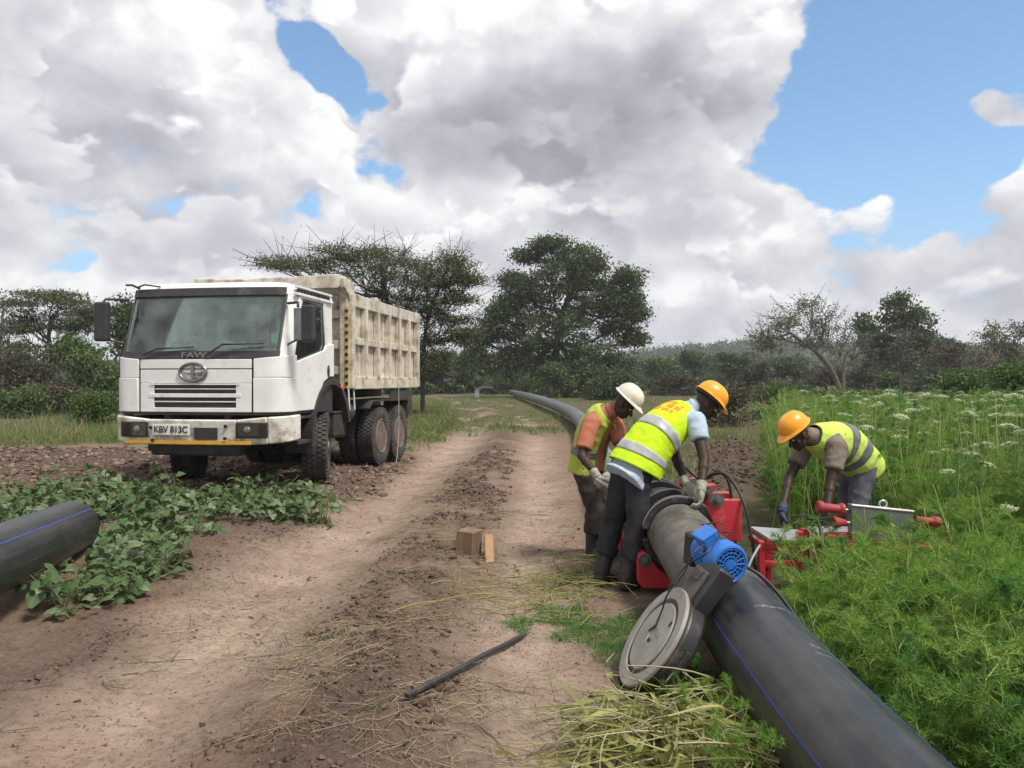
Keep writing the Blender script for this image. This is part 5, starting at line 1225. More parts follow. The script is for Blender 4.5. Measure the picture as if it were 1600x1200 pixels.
# ------------------------------------------------------------------ tall herbs with flat white flower heads
def in_tall(x, y):
    if x < .362 * y + .16 * math.sin(y * 1.3): return False
    if y < 7.0 and x < 3.2: return False
    if 1.6 < x < 3.25 and y < 7.0: return False
    return seen(x, y, .05)
tall = [fennel_thing('tall_flowering_herb', fennel(200 + k, 1.18 + .06 * k, 26, .30, False, (0, 1, 2, 0, 1)[k], 13, 4, .0055), 'tall feathery herb with thin upright stems behind the man at the red stand' if k in (0, 3) else 'tall feathery herb carrying flat white flower heads behind the red stand', 'plant', 'tall feathery herbs' if k in (0, 3) else 'tall herbs with white flower heads', m_fen if k % 2 else m_fend) for k in range(5)]
spots = sorted(spread(125, (2.0, 8.6), (5.1, 11.0), in_tall, .26, rg), key=lambda p: p[1])
for i, (x, y) in enumerate(spots):
    k = i % 5 if i < 5 else (int(rg.integers(0, 5)) if x / y > .43 and y > 7.5 else (0, 3)[i % 2]); o = tall[k] if i < 5 else put_copy(tall[k])
    s_ = rg.uniform(.76, .98) * min(1, .70 + .10 * max(0, y - 5.0)); o.location = (x, y, gz(x, y) - .02); o.rotation_euler = (rg.normal() * .07, rg.normal() * .07 , rg.uniform(0, 6.28)); o.scale = (s_, s_, s_)
# the rest of the stand: one mass
def gn_field(name, pts, rots, scl, idx, sources, label=None, cat=None):
    me = bpy.data.meshes.new(name); me.vertices.add(len(pts)); me.vertices.foreach_set('co', np.asarray(pts, dtype=np.float32).ravel())
    for nm, ty_, data, key in (('rot', 'FLOAT_VECTOR', rots, 'vector'), ('scl', 'FLOAT', scl, 'value'), ('idx', 'INT', idx, 'value')):
        at2 = me.attributes.new(nm, ty_, 'POINT'); at2.data.foreach_set(key, np.asarray(data, dtype=np.int32 if ty_ == 'INT' else np.float32).ravel())
    o = bpy.data.objects.new(name, me); C.objects.link(o)
    ng = bpy.data.node_groups.new(name + '_nodes', 'GeometryNodeTree'); ng.interface.new_socket('Geometry', in_out='INPUT', socket_type='NodeSocketGeometry'); ng.interface.new_socket('Geometry', in_out='OUTPUT', socket_type='NodeSocketGeometry')
    N_, L_ = ng.nodes, ng.links; gi = N_.new('NodeGroupInput'); go = N_.new('NodeGroupOutput'); jn = N_.new('GeometryNodeJoinGeometry'); L_.new(jn.outputs[0], go.inputs[0])
    def named(nm, ty_): q = N_.new('GeometryNodeInputNamedAttribute'); q.data_type = ty_; q.inputs['Name'].default_value = nm; return q.outputs[0]
    for k, objs in enumerate(sources):
        cmp_ = N_.new('FunctionNodeCompare'); cmp_.data_type = 'INT'; cmp_.operation = 'EQUAL'
        ints = [s for s in cmp_.inputs if s.type == 'INT']; L_.new(named('idx', 'INT'), ints[0]); ints[1].default_value = k
        j2 = N_.new('GeometryNodeJoinGeometry')
        for ob in objs:
            oi = N_.new('GeometryNodeObjectInfo'); oi.inputs['Object'].default_value = ob; oi.transform_space = 'ORIGINAL'; L_.new(oi.outputs['Geometry'], j2.inputs[0])
        ip = N_.new('GeometryNodeInstanceOnPoints'); L_.new(gi.outputs[0], ip.inputs['Points']); L_.new(cmp_.outputs[0], ip.inputs['Selection']); L_.new(j2.outputs[0], ip.inputs['Instance'])
        e2r = N_.new('FunctionNodeEulerToRotation'); L_.new(named('rot', 'FLOAT_VECTOR'), e2r.inputs[0]); L_.new(e2r.outputs[0], ip.inputs['Rotation']); L_.new(named('scl', 'FLOAT'), ip.inputs['Scale']); L_.new(ip.outputs[0], jn.inputs[0])
    m_ = o.modifiers.new('field', 'NODES'); m_.node_group = ng
    tag(o, label, cat, kind='stuff'); return o
pts = []
for _ in range(9000):
    y = rg.uniform(5.6, 24) ; x = rg.uniform(2.2, 15.5)
    if in_tall(x, y) and rg.uniform() < np.interp(y, [5, 11, 24], [.9, .55, .35]): pts.append((x, y))
    if len(pts) > 1900: break
pts = np.array(pts); n = len(pts); P3 = np.column_stack([pts, height(pts[:, 0], pts[:, 1]) - .03])
rots = np.column_stack([rg.normal(size=n) * .09, rg.normal(size=n) * .09, rg.uniform(0, 6.28, n)])
gn_field('feathery_herb_field', P3, rots, rg.uniform(.66, .94, n) * np.interp(P3[:, 1], [5, 8, 24], [.74, 1.0, .98]), np.where(P3[:, 0] / P3[:, 1] < .40 + .1 * rg.normal(size=n), rg.choice([0, 3], n), rg.choice(5, n, p=[.44, .035, .035, .42, .07])), [list(o.children) for o in tall], 'dense stand of tall feathery green herbs reaching back to the trees', 'herb field')
pts = np.array([p for p in ((rg.uniform(1.58, 6.5), rg.uniform(2.4, 6.6)) for _ in range(4200)) if in_near(*p) or (p[0] > 3.0 and p[1] > 5)][:620]); n = len(pts); P3 = np.column_stack([pts, height(pts[:, 0], pts[:, 1]) - .03])
rots = np.column_stack([rg.normal(size=n) * .16, rg.normal(size=n) * .16, rg.uniform(0, 6.28, n)])
gn_field('feathery_ground_cover', P3, rots, rg.uniform(.5, .98, n) * np.where(pts[:, 0] < 1.9, .7, 1), rg.integers(0, 6, n), [list(o.children) for o in protos], 'low feathery green herbs filling the gaps between the bushy ones', 'herb field')
def cone_pts(n, y0, y1, ok, rg, p=1.6):
    P = []
    for _ in range(60):
        u = rg.uniform(0, 1, n); y = (y0 ** (1 - p) + u * (y1 ** (1 - p) - y0 ** (1 - p))) ** (1 / (1 - p)); x = rg.uniform(-.74, .74, n) * y; k = ok(x, y); P.append(np.column_stack([x[k], y[k]]))
        if sum(len(q) for q in P) >= n: break
    return np.concatenate(P)[:n]
def gauss(n, c, s_, rg): return np.column_stack([rg.normal(c[0], s_[0], n), rg.normal(c[1], s_[1], n)])
def okst(x, y): return (x > .34 * y) & ~((y < 7.0) & (x < 3.2))
q = cone_pts(1100, 6.0, 18, okst, rg); n = len(q); b0 = np.column_stack([q, height(q[:, 0], q[:, 1])]); d0 = unit(np.stack([rg.normal(.04, .16, n), rg.normal(0, .14, n), np.ones(n)], 1))
pa = curve_paths(b0, d0, rg.uniform(.8, 1.38, n), .08, 6, rg, .03); v, f = tubes(pa, np.linspace(.0055, .0025, 6)[None].repeat(n, 0), 4)
tag(np_mesh('bare_stems', v, f, m_fens), 'thin pale bare stems standing and leaning in the herb stand', 'stems', kind='stuff')
q = gauss(26, (3.5, 5.6), (.5, .5), rg); n = len(q); b0 = np.column_stack([q, height(q[:, 0], q[:, 1]) + .1]); d0 = unit(np.stack([rg.normal(.8, .4, n), rg.normal(.1, .3, n), rg.uniform(.35, .9, n)], 1))
pa = curve_paths(b0, d0, rg.uniform(.6, 1.2, n), .1, 6, rg, .10); v, f = tubes(pa, np.linspace(.006, .003, 6)[None].repeat(n, 0), 4)
tag(np_mesh('fallen_stems', v, f, m_fens), 'pale green stems bent over beside the grey green plate case', 'stems', kind='stuff')
# ------------------------------------------------------------------ grass in numpy: tufts of blades
def grass(name, pts, h, nb, wd, mat, label, cat, seed=0, lean=.35, droop=.25, spreadr=.05):
    rg = np.random.default_rng(seed); pts = np.asarray(pts); n = len(pts); z = height(pts[:, 0], pts[:, 1]) - .01
    b0 = np.repeat(np.column_stack([pts, z]), nb, 0); m_ = n * nb; b0[:, :2] += rg.normal(size=(m_, 2)) * spreadr
    hh = np.repeat(rg.uniform(h[0], h[1], n), nb) * rg.uniform(.55, 1.1, m_)
    d = unit(np.stack([rg.normal(size=m_) * lean, rg.normal(size=m_) * lean, np.ones(m_)], 1)); pa = curve_paths(b0, d, hh, .18, 4, rg, droop)
    v, f = ribbons(pa, wd * rg.uniform(.7, 1.3, m_), rg); o = np_mesh(name, v, f, mat); tag(o, label, cat, kind='stuff'); return o
def scatter(n, fx, fy, ok, rg, many=40):
    P = []
    for _ in range(many):
        x = rg.uniform(*fx, n); y = rg.uniform(*fy, n); k = ok(x, y) & (np.abs(x / np.maximum(y, .1)) < .76); P.append(np.column_stack([x[k], y[k]]))
        if sum(len(p) for p in P) >= n: break
    return np.concatenate(P)[:n]
vz = lambda x, y: zones(x, y)[1]
# meadow on both sides, mid distance
okm = lambda x, y: (vz(x, y) > rg.uniform(.25, .8, x.shape)) & ~((x > .35 * y) & (y < 24)) & (zones(x, y)[3] < .45)
grass('meadow_grass', cone_pts(4200, 11, 75, okm, rg), (.10, .34), 9, .013, m_mead, 'mixed green and dry meadow grass on both sides of the track', 'grass', 1, .4, .3, .12)
grass('green_weeds', cone_pts(2600, 12, 70, lambda x, y: okm(x, y) & (fbm(x / 3., y / 3., 3, 77) > .5), rg), (.16, .52), 10, .020, m_grass, 'fresh green weeds growing among the meadow grass', 'weeds', 2, .5, .35, .14)
grass('dry_stalks', cone_pts(1500, 11, 60, lambda x, y: okm(x, y) & (fbm(x / 4., y / 4., 3, 78) > .48), rg), (.25, .70), 5, .010, m_dry, 'dry pale stalks standing in the meadow', 'dry grass', 3, .25, .1, .10)
# verge left of the truck, right of the truck, sparse tufts along the track
grass('verge_grass', scatter(900, (-16, -5.8), (15.5, 24), lambda x, y: fbm(x / 1.5, y / 1.5, 3, 79) > .42, rg), (.14, .45), 10, .014, m_mead, 'pale grass on the bank left of the truck', 'grass', 4, .4, .3, .12)
def okt(x, y):
    dx = x - track_x(y); return ((np.abs(dx) > 1.35) | (np.abs(dx) < .45)) & (fbm(x * 1.3, y * 1.3, 3, 80) > .56) & (x < 1.1) & (x > -2.6 - .2 * (y > 9))
grass('track_tufts', scatter(300, (-3.2, 1.1), (3, 19), okt, rg), (.025, .07), 9, .005, m_mead, 'small dry and green tufts dotted over the track', 'grass', 5, .8, .5, .03)
okw = lambda x, y: (fbm(x * .8, y * .8, 3, 85) > .44) & (x < track_x(y) - 1.5 - .4 * fbm(x, y, 2, 86))
grass('roadside_weeds', scatter(620, (-4.4, -1.2), (16.5, 44), okw, rg), (.16, .55), 14, .016, m_mead, 'rank yellow green weeds along the track behind the truck', 'weeds', 14, .55, .35, .16)
grass('roadside_weeds', scatter(260, (-4.2, -1.4), (16.5, 32), okw, rg), (.14, .42), 12, .022, m_grass, 'leafy green weeds along the track behind the truck', 'weeds', 15, .6, .35, .14)
# short fresh grass by the pipe
okg = lambda x, y: ((((x - .30) / .34) ** 2 + ((y - 5.05) / .42) ** 2 < 1) | (((x - .78) / .30) ** 2 + ((y - 4.75) / .62) ** 2 < 1) | (((x - .95) / .22) ** 2 + ((y - 3.6) / .9) ** 2 < 1)) & (fbm(x * 5, y * 5, 2, 81) > .40)
grass('short_grass', scatter(900, (-.1, 1.3), (2.6, 5.7), okg, rg), (.05, .12), 12, .0045, m_fend, 'patch of short fresh green grass left of the black pipe', 'grass', 6, .6, .35, .03)
# ------------------------------------------------------------------ heaps of pulled weeds, straw, twigs
def litter(name, pts, L, wd, mat, label, cat, seed, lift=.02, bend=.35, up=.12, k=6, flat=False):
    rg = np.random.default_rng(seed); pts = np.asarray(pts); n = len(pts); a = rg.uniform(0, 6.283, n); d = unit(np.stack([np.cos(a), np.sin(a), np.abs(rg.normal(size=n)) * up], 1))
    z = height(pts[:, 0], pts[:, 1]) + rg.uniform(.004, lift, n); Ls = rg.uniform(*L, n); b0 = np.column_stack([pts, z]) - d * (Ls * .5)[:, None] * np.array([1, 1, 0])
    pa = curve_paths(b0, d, Ls, bend * np.array([1, 1, .25]), k, rg, up * .8); g_ = height(pa[..., 0].ravel(), pa[..., 1].ravel()).reshape(n, k) + .004; pa[..., 2] = np.maximum(pa[..., 2], g_)
    v, f = ribbons(pa, wd * np.exp(rg.uniform(-.9, .7, n)), rg) if flat else tubes(pa, (wd * rg.uniform(.6, 1.2, n))[:, None] * np.linspace(.55, .3, k)[None], 4); o = np_mesh(name, v, f, mat); tag(o, label, cat, kind='stuff'); return o
pw = np.concatenate([gauss(210, (.58, 3.30), (.15, .16), rg), gauss(260, (.90, 3.10), (.13, .26), rg), gauss(60, (.36, 3.2), (.12, .16), rg)])
litter('pulled_weeds', pw, (.10, .42), .020, m_pull, 'heap of limp yellow green pulled weeds beside the pipe in the foreground', 'weeds', 7, .16, .75, .5, 7, True)
litter('pulled_weeds', pw[::3] + .03, (.20, .50), .008, m_straw, 'dry stalks lying in the heap of pulled weeds', 'weeds', 17, .17, .4, .4, 6)
pw2 = np.concatenate([gauss(110, (.42, 5.9), (.20, .25), rg), gauss(80, (.15, 5.5), (.35, .35), rg), gauss(40, (.60, 6.5), (.12, .25), rg)])
litter('trampled_stalks', pw2, (.15, .50), .007, m_pull, 'trampled pale green stalks around the boots of the two men', 'weeds', 8, .06, .4, .25)
okl = lambda x, y: (fbm(x * 1.1, y * 1.1, 3, 82) > .50)
litter('straw_litter', scatter(1700, (-2.2, 1.0), (2.9, 11), okl, rg), (.04, .20), .0035, m_straw, 'bits of dry straw scattered over the dirt track', 'straw', 9, .012, .5, .05, 5)
litter('straw_litter', scatter(950, (-1.6, .3), (3.0, 9), lambda x, y: (np.abs(x - track_x(y) - .02) < .6) & (fbm(x * 2, y * 2, 3, 83) > .47), rg), (.04, .24), .004, m_dry, 'dry grass strewn along the middle ridge of the track', 'straw', 10, .03, .5, .12, 5)
litter('dark_twigs', scatter(120, (-2.5, 1.0), (2.9, 11), okl, rg), (.10, .40), .006, M('twig_brown', (.10, .07, .05), (.17, .13, .10), island=True, rough=.85), 'thin brown twigs lying on the dirt track', 'twigs', 12, .012, .3, .03, 6)
# clods
def clods(name, pts, s0, s1, mat, label, seed):
    rg = np.random.default_rng(seed); pts = np.asarray(pts); n = len(pts)
    ico = bmesh.new(); bmesh.ops.create_icosphere(ico, subdivisions=1, radius=1); bv = np.array([v.co[:] for v in ico.verts]); bf = np.array([[v.index for v in f.verts] for f in ico.faces]); ico.free()
    sz = np.exp(rg.uniform(np.log(s0), np.log(s1), n)); jit = 1 + rg.uniform(-.68, .55, (n, len(bv), 1)); v = bv[None] * jit * sz[:, None, None] * np.stack([np.ones(n), rg.uniform(.55, 1.1, n), rg.uniform(.35, .7, n)], 1)[:, None]
    a = rg.uniform(0, 6.283, n); c_, s_ = np.cos(a)[:, None], np.sin(a)[:, None]; x, y = v[..., 0] * c_ - v[..., 1] * s_, v[..., 0] * s_ + v[..., 1] * c_
    v = np.stack([x, y, v[..., 2]], -1) + np.column_stack([pts, height(pts[:, 0], pts[:, 1]) + sz * .15])[:, None]
    f = (bf[None] + (np.arange(n) * len(bv))[:, None, None]).reshape(-1, 3); o = np_mesh(name, v.reshape(-1, 3), f, mat); tag(o, label, 'soil', kind='stuff'); return o
m_clodd = M('soil_clod_dark', (.070, .048, .038), (.165, .117, .09), island=True, rough=.97, spec=.1, bump=.6, bscale=70)
m_clod = M('soil_clod', (.10, .070, .055), (.26, .19, .148), island=True, rough=.97, spec=.1, bump=.5, bscale=60)
dz = lambda x, y: zones(x, y)[2] > rg.uniform(.25, .9, x.shape)
clods('soil_clods', scatter(7500, (-2.6, 1.2), (2.8, 16), lambda x, y: dz(x, y) | (rg.uniform(0, 1, x.shape) < .02), rg), .004, .020, m_clodd, 'dark crumbs and clods of soil along the track', 21)
clods('ridge_clods', scatter(2200, (-1.9, .5), (3.2, 17), lambda x, y: (np.abs(x - track_x(y)) < .62) & (zones(x, y)[2] > .3) & (fbm(x * 3, y * 3, 3, 88) > .47), rg), .008, .034, m_clodd, 'broken clods along the rough middle ridge of the track', 24)
clods('soil_crumbs', scatter(9000, (-3.2, 1.2), (2.8, 8), lambda x, y: fbm(x * 2.1, y * 2.1, 3, 87) > .46, rg), .0025, .008, m_clod, 'fine crumbs of soil sprinkled over the near track', 25)
clods('ploughed_soil', scatter(3800, (-12, -1.6), (9.5, 17), dz, rg), .015, .075, m_clod, 'rough dark ploughed soil around and left of the truck', 22)
hy2 = rg.uniform(10.2, 18.5, 2600); clods('soil_heap', np.column_stack([.285 * hy2 + .1 + rg.normal(size=2600) * (.022 * hy2 + .22), hy2]), .008, .045, m_clodd, 'low heap of dark soil behind the red clamps', 23)
# ------------------------------------------------------------------ broad-leaved creeper between the truck and the left pipe
def leaf_mesh(seed):
    rg = np.random.default_rng(seed); n = 15; a = np.linspace(-math.pi, math.pi, n, endpoint=False)
    r_ = .5 * (1 + .22 * np.cos(3 * a) + .10 * np.cos(5 * a) + rg.normal(size=n) * .06); r_[0] *= .45
    rim = np.stack([np.cos(a) * r_ + .42, np.sin(a) * r_ * 1.05, np.zeros(n)], 1); rim[:, 2] = -.30 * rim[:, 1] ** 2 - .22 * (rim[:, 0] - .3) ** 2 + rg.normal(size=n) * .035 + .10 * np.abs(rim[:, 1])
    mid = np.array([[.30, 0, .03]]); inner = rim * .55 + mid * .45; inner[:, 2] += .035 + rg.normal(size=n) * .02
    v = np.concatenate([rim, inner, mid]); f = []
    for i in range(n):
        j = (i + 1) % n; f += [(i, j, n + j), (i, n + j, n + i), (n + i, n + j, 2 * n)]
    return v, np.array(f)
leafd = []
for k in range(6):
    v, f = leaf_mesh(300 + k); o = np_mesh('leaf', v, f, m_leafy if k % 3 else m_leafy2, smooth=True); leafd.append(o.data); bpy.data.objects.remove(o)
def creeper(x, y, nleaf, h, rg, label, group):
    o = empty('leafy_plant', (x, y, gz(x, y) - .01), 0); tag(o, label, 'plant', group)
    nb = 3; pa = curve_paths(np.zeros((nb, 3)), unit(np.stack([rg.normal(size=nb) * .6, rg.normal(size=nb) * .6, np.ones(nb)], 1)), h * rg.uniform(.8, 1.3, nb), .2, 5, rg, .15)
    pet = []; 
    for i in range(nleaf):
        k = i % nb; t_ = rg.uniform(.25, 1); s_ = min(int(t_ * 4), 3); p = pa[k, s_] * (1 - (t_ * 4 - s_)) + pa[k, s_ + 1] * (t_ * 4 - s_)
        a = rg.uniform(0, 6.283); L = rg.uniform(.04, .11); q = p + np.array([math.cos(a) * L, math.sin(a) * L, rg.uniform(-.01, .05)]); pet.append(np.stack([p, (p + q) / 2 + np.array([0, 0, .012]), q]))
        lf = bpy.data.objects.new('leaf', leafd[int(rg.integers(0, 6))]); C.objects.link(lf); lf.parent = o; lf.location = q; sz = rg.uniform(.05, .115); lf.scale = (sz, sz, sz); lf.rotation_euler = (rg.normal() * .5, rg.uniform(-.2, .95), a)
    v, f = tubes(pa, np.linspace(.007, .003, 5)[None].repeat(nb, 0)); v2, f2 = tubes(np.array(pet), np.full((len(pet), 3), .0025), 3)
    np_mesh('stem', np.concatenate([v, v2]), np.concatenate([f, f2 + len(v)]), m_lstem, o)
def in_creep(x, y):
    a = (-7.2 < x < -1.95) and (8.25 + .12 * (x + 2) < y < 9.75 + .25 * math.sin(x * 2.1)) and not (x > -2.5 and y > 9.35)
    b_ = (-3.9 < x < -2.35 - .02) and (6.6 < y < 8.6) and abs(x + 3.70) > .05
    c_ = (y < 6.9) and (y > 5.0) and (-3.15 + .0 < x + .20 * (y - 5.4) < -2.62 - .25 * max(0, 5.8 - y))
    d_ = (y < 8.4 and y > 6.9 and -6 < x < -4.2)
    return (a or b_ or c_ or d_) and seen(x, y, .03) and float(fbm(np.array([x * 1.5]), np.array([y * 1.5]), 3, 95)[0]) > .43
for x, y in spread(190, (-7, -1.9), (5.0, 10.0), in_creep, .15, rg):
    front = y < 7.3
    creeper(x, y, int(rg.integers(11, 18)), rg.uniform(.16, .38) * (.65 if front else 1.0), rg, 'broad-leaved green plant creeping beside the left black pipe end' if front else 'broad-leaved green plant in the leafy bed in front of the truck', 'leafy plants beside the left pipe end' if front else 'leafy plants in front of the truck')
grass('bed_weeds', np.array([p for p in ((rg.uniform(-7, -1.9), rg.uniform(5.2, 10)) for _ in range(3000)) if in_creep(*p)][:420]), (.06, .22), 8, .016, m_leafy, 'small green weeds between the broad leaves in front of the truck', 'weeds', 31, .6, .3, .06)
# ------------------------------------------------------------------ trees
m_bark = M('bark_grey', (.085, .072, .060), (.17, .15, .125), 3, .9, .2, 20)
m_barkd = M('bark_dark', (.040, .034, .028), (.075, .064, .052), 3, .9, .2, 20)
TL = {'dark': leafmat('leaf_dark', (.050, .078, .030), (.105, .142, .055), .32, .5), 'mid': leafmat('leaf_mid', (.062, .100, .032), (.120, .162, .056), .32, .55),
      'aca': leafmat('leaf_acacia', (.074, .098, .038), (.125, .15, .064), .34, .6), 'brown': leafmat('leaf_brown', (.052, .046, .028), (.098, .085, .052), .15, .7),
      'fresh': leafmat('leaf_fresh', (.050, .095, .020), (.10, .16, .038), .25, .5), 'grey': leafmat('leaf_grey', (.075, .085, .062), (.14, .15, .115), .15, .7)}
def rhombs(c, sz, rg, flat=0.):
    """leaf faces: centre (n,3), size (n,)"""
    n = len(c); nn = unit(rg.normal(size=(n, 3)) * np.array([1, 1, 1 - flat]) + np.array([0, 0, flat * 1.6])); a = unit(np.cross(nn, rg.normal(size=(n, 3)))); b_ = np.cross(nn, a); s_ = np.asarray(sz).reshape(-1, 1)
    v = np.stack([c - a * s_, c + b_ * s_ * .55, c + a * s_, c - b_ * s_ * .55], 1).reshape(-1, 3); return v, np.arange(4 * n).reshape(-1, 4)
def tree(name, label, Y, trunk, lobes, leaf, nleaf, lsz, clump=.5, flat=.2, r0=.22, bark=None, twigs=0, twl=1.2, group=None, seed=0, depth=1.0, cat='tree', nclump=None, bare=0, lobflat=None):
    """trunk: picture-independent polyline given by sight lines at distance Y (base first); lobes: (px,py,rx,ry[,dy metres]) crown masses"""
    rg = np.random.default_rng(seed + 1000); k = Y / FPX
    tr = [at(px, py, Y) for px, py in trunk]; base = tr[0].copy(); base.z = gz(base.x, Y) - .1; tr[0] = base
    o = empty(name, (base.x, base.y, base.z)); tag(o, label, cat, group); B = np.array(base)
    tp = np.array(smooth_path(tr, 5)); ntp = len(tp)
    paths = [tp]; rads = [np.linspace(r0, r0 * .5, ntp)]; LV = []; LS = []; tw = []
    for lb in lobes:
        px, py, rx, ry = lb[:4]; dy = lb[4] if len(lb) > 4 else rg.uniform(-.45, .45) * rx * k * depth * 1.2
        c = np.array(at(px, py, Y)); c[1] += dy; R3 = np.array([rx * k, max(rx, ry) * k * depth * .9, ry * k])
        # limb from the trunk to the middle of the mass
        i = int(np.clip(np.argmin(np.linalg.norm(tp - (c - np.array([0, 0, R3[0] * .9 + 1.0])), axis=1)), ntp // 3, ntp - 1)); s_ = tp[i]
        m_ = s_ * .5 + c * .5 + np.array([rg.normal() * .2, rg.normal() * .2, -.12 * np.linalg.norm(c - s_)]); pth = np.array(smooth_path([V(s_), V(m_), V(c + np.array([0, 0, R3[2] * .2]))], 6)); rr = r0 * .38
        paths.append(pth); rads.append(np.linspace(rr, rr * .25, len(pth)))
        vol = max(1.0, rx * ry / 900.); nc = int((nclump or 16) * vol ** .8)
        u = unit(rg.normal(size=(nc, 3))); cc = c + u * R3 * (rg.uniform(.35, 1.0, (nc, 1)) ** .45)
        for q in cc:
            e_ = pth[int(rg.integers(len(pth) // 2, len(pth)))]; mm = (e_ + q) / 2 + rg.normal(size=3) * .12; tw.append(np.array([e_, mm, q]))
        nl = int(nleaf * vol / nc) + 6
        per = np.repeat(cc, nl, 0) + rg.normal(size=(nc * nl, 3)) * np.array([clump, clump, clump * (.30 if flat > .5 else .6)]) * .55
        LV.append(per); LS.append(rg.uniform(.6, 1.25, len(per)) * lsz)
        for _ in range(int(twigs * vol)):     # thin twigs reaching out of the mass
            q = cc[int(rg.integers(nc))]; d = unit(q - c + np.array([0, 0, .25 * R3[2]])); d = unit(d + rg.normal(size=3) * .25 + np.array([0, 0, .15])); L = twl * rg.uniform(.5, 1.2)
            tw.append(np.array([q - d * L * .3, q + d * L * .35 + rg.normal(size=3) * .05, q + d * L + rg.normal(size=3) * .1 + np.array([0, 0, .1])]))
            if bare < 1 and rg.uniform() > bare:
                t_ = rg.uniform(0, 1.0, 14); pp = q + d * L * t_[:, None] + rg.normal(size=(14, 3)) * .09; LV.append(pp); LS.append(rg.uniform(.5, .9, 14) * lsz)
    v, f = tubes(np.array([np.array([p[int(x)] * (1 - (x % 1)) + p[min(int(x) + 1, len(p) - 1)] * (x % 1) for x in np.linspace(0, len(p) - 1, 10)]) for p in paths]), np.array([np.interp(np.linspace(0, 1, 10), np.linspace(0, 1, len(r)), r) for r in rads]), 7)
    if tw:
        tr_ = np.linspace(.030, .008, 3)[None].repeat(len(tw), 0) * max(.7, Y / 55.); v2, f2 = tubes(np.array(tw), tr_, 3); f = np.concatenate([f, f2 + len(v)]); v = np.concatenate([v, v2])
    np_mesh('trunk', v - B, f, bark or m_barkd, o, smooth=True)
    lv = np.concatenate(LV); v, f = rhombs(lv - B, np.concatenate(LS), rg, flat); np_mesh('crown', v, f, TL[leaf], o)
    return o
# big dense tree in the middle
tree('broadleaf_tree', 'tall dark broad-leaved tree with layered crown standing alone mid field', 62, [(872, 606), (868, 560), (876, 500), (895, 440), (880, 385)],
     [(868, 395, 24, 22), (852, 385, 16, 10), (822, 400, 16, 5), (905, 402, 30, 20), (930, 412, 16, 12), (890, 432, 44, 24), (915, 440, 34, 14), (862, 440, 34, 26), (800, 438, 14, 12), (820, 452, 24, 22), (795, 470, 18, 10), (835, 478, 34, 24), (780, 488, 16, 8), (980, 432, 22, 12), (960, 450, 30, 16), (985, 466, 24, 12), (950, 480, 28, 14), (990, 490, 16, 10), (965, 512, 28, 12), (990, 530, 16, 8), (915, 480, 30, 22),
      (800, 505, 34, 22), (765, 512, 26, 20), (845, 520, 40, 30), (890, 515, 34, 26), (740, 535, 20, 18), (775, 545, 36, 26), (820, 560, 44, 30), (880, 565, 50, 30), (930, 555, 40, 24), (965, 570, 26, 20), (925, 585, 46, 18), (755, 578, 34, 22)],
     'dark', 2100, .115, .80, .35, .36, seed=1, nclump=20)
# flat acacia behind the truck, bare twigs on top
tree('acacia_tree', 'thorny acacia with bare twigs sticking out of its flat crown behind the truck', 30, [(640, 612), (636, 560), (612, 500), (600, 440), (597, 396)],
     [(440, 412, 36, 8), (480, 408, 40, 11), (525, 400, 44, 13), (470, 420, 50, 7), (560, 415, 46, 22), (600, 420, 50, 26), (640, 430, 44, 22), (580, 440, 50, 22), (630, 455, 50, 20), (660, 415, 30, 12), (550, 395, 40, 8), (610, 395, 34, 10), (640, 475, 40, 16)],
     'aca', 950, .048, .55, .6, .13, m_barkd, twigs=12, twl=1.25, seed=2, nclump=16, bare=.3)
tree('acacia_tree', 'slender acacia with upswept feathery branches right of the truck body', 31, [(660, 612), (662, 560), (668, 500), (690, 440), (705, 405)],
     [(705, 410, 16, 16), (722, 420, 14, 18), (735, 440, 14, 8), (700, 445, 26, 18), (720, 465, 20, 9), (672, 440, 24, 18), (690, 480, 30, 16), (715, 500, 24, 7), (668, 500, 30, 22), (700, 530, 28, 12), (660, 540, 28, 22), (730, 520, 16, 5), (690, 560, 30, 12), (655, 575, 22, 18)],
     'aca', 1100, .050, .55, .55, .10, m_barkd, twigs=14, twl=.95, seed=3, nclump=18, bare=.1)
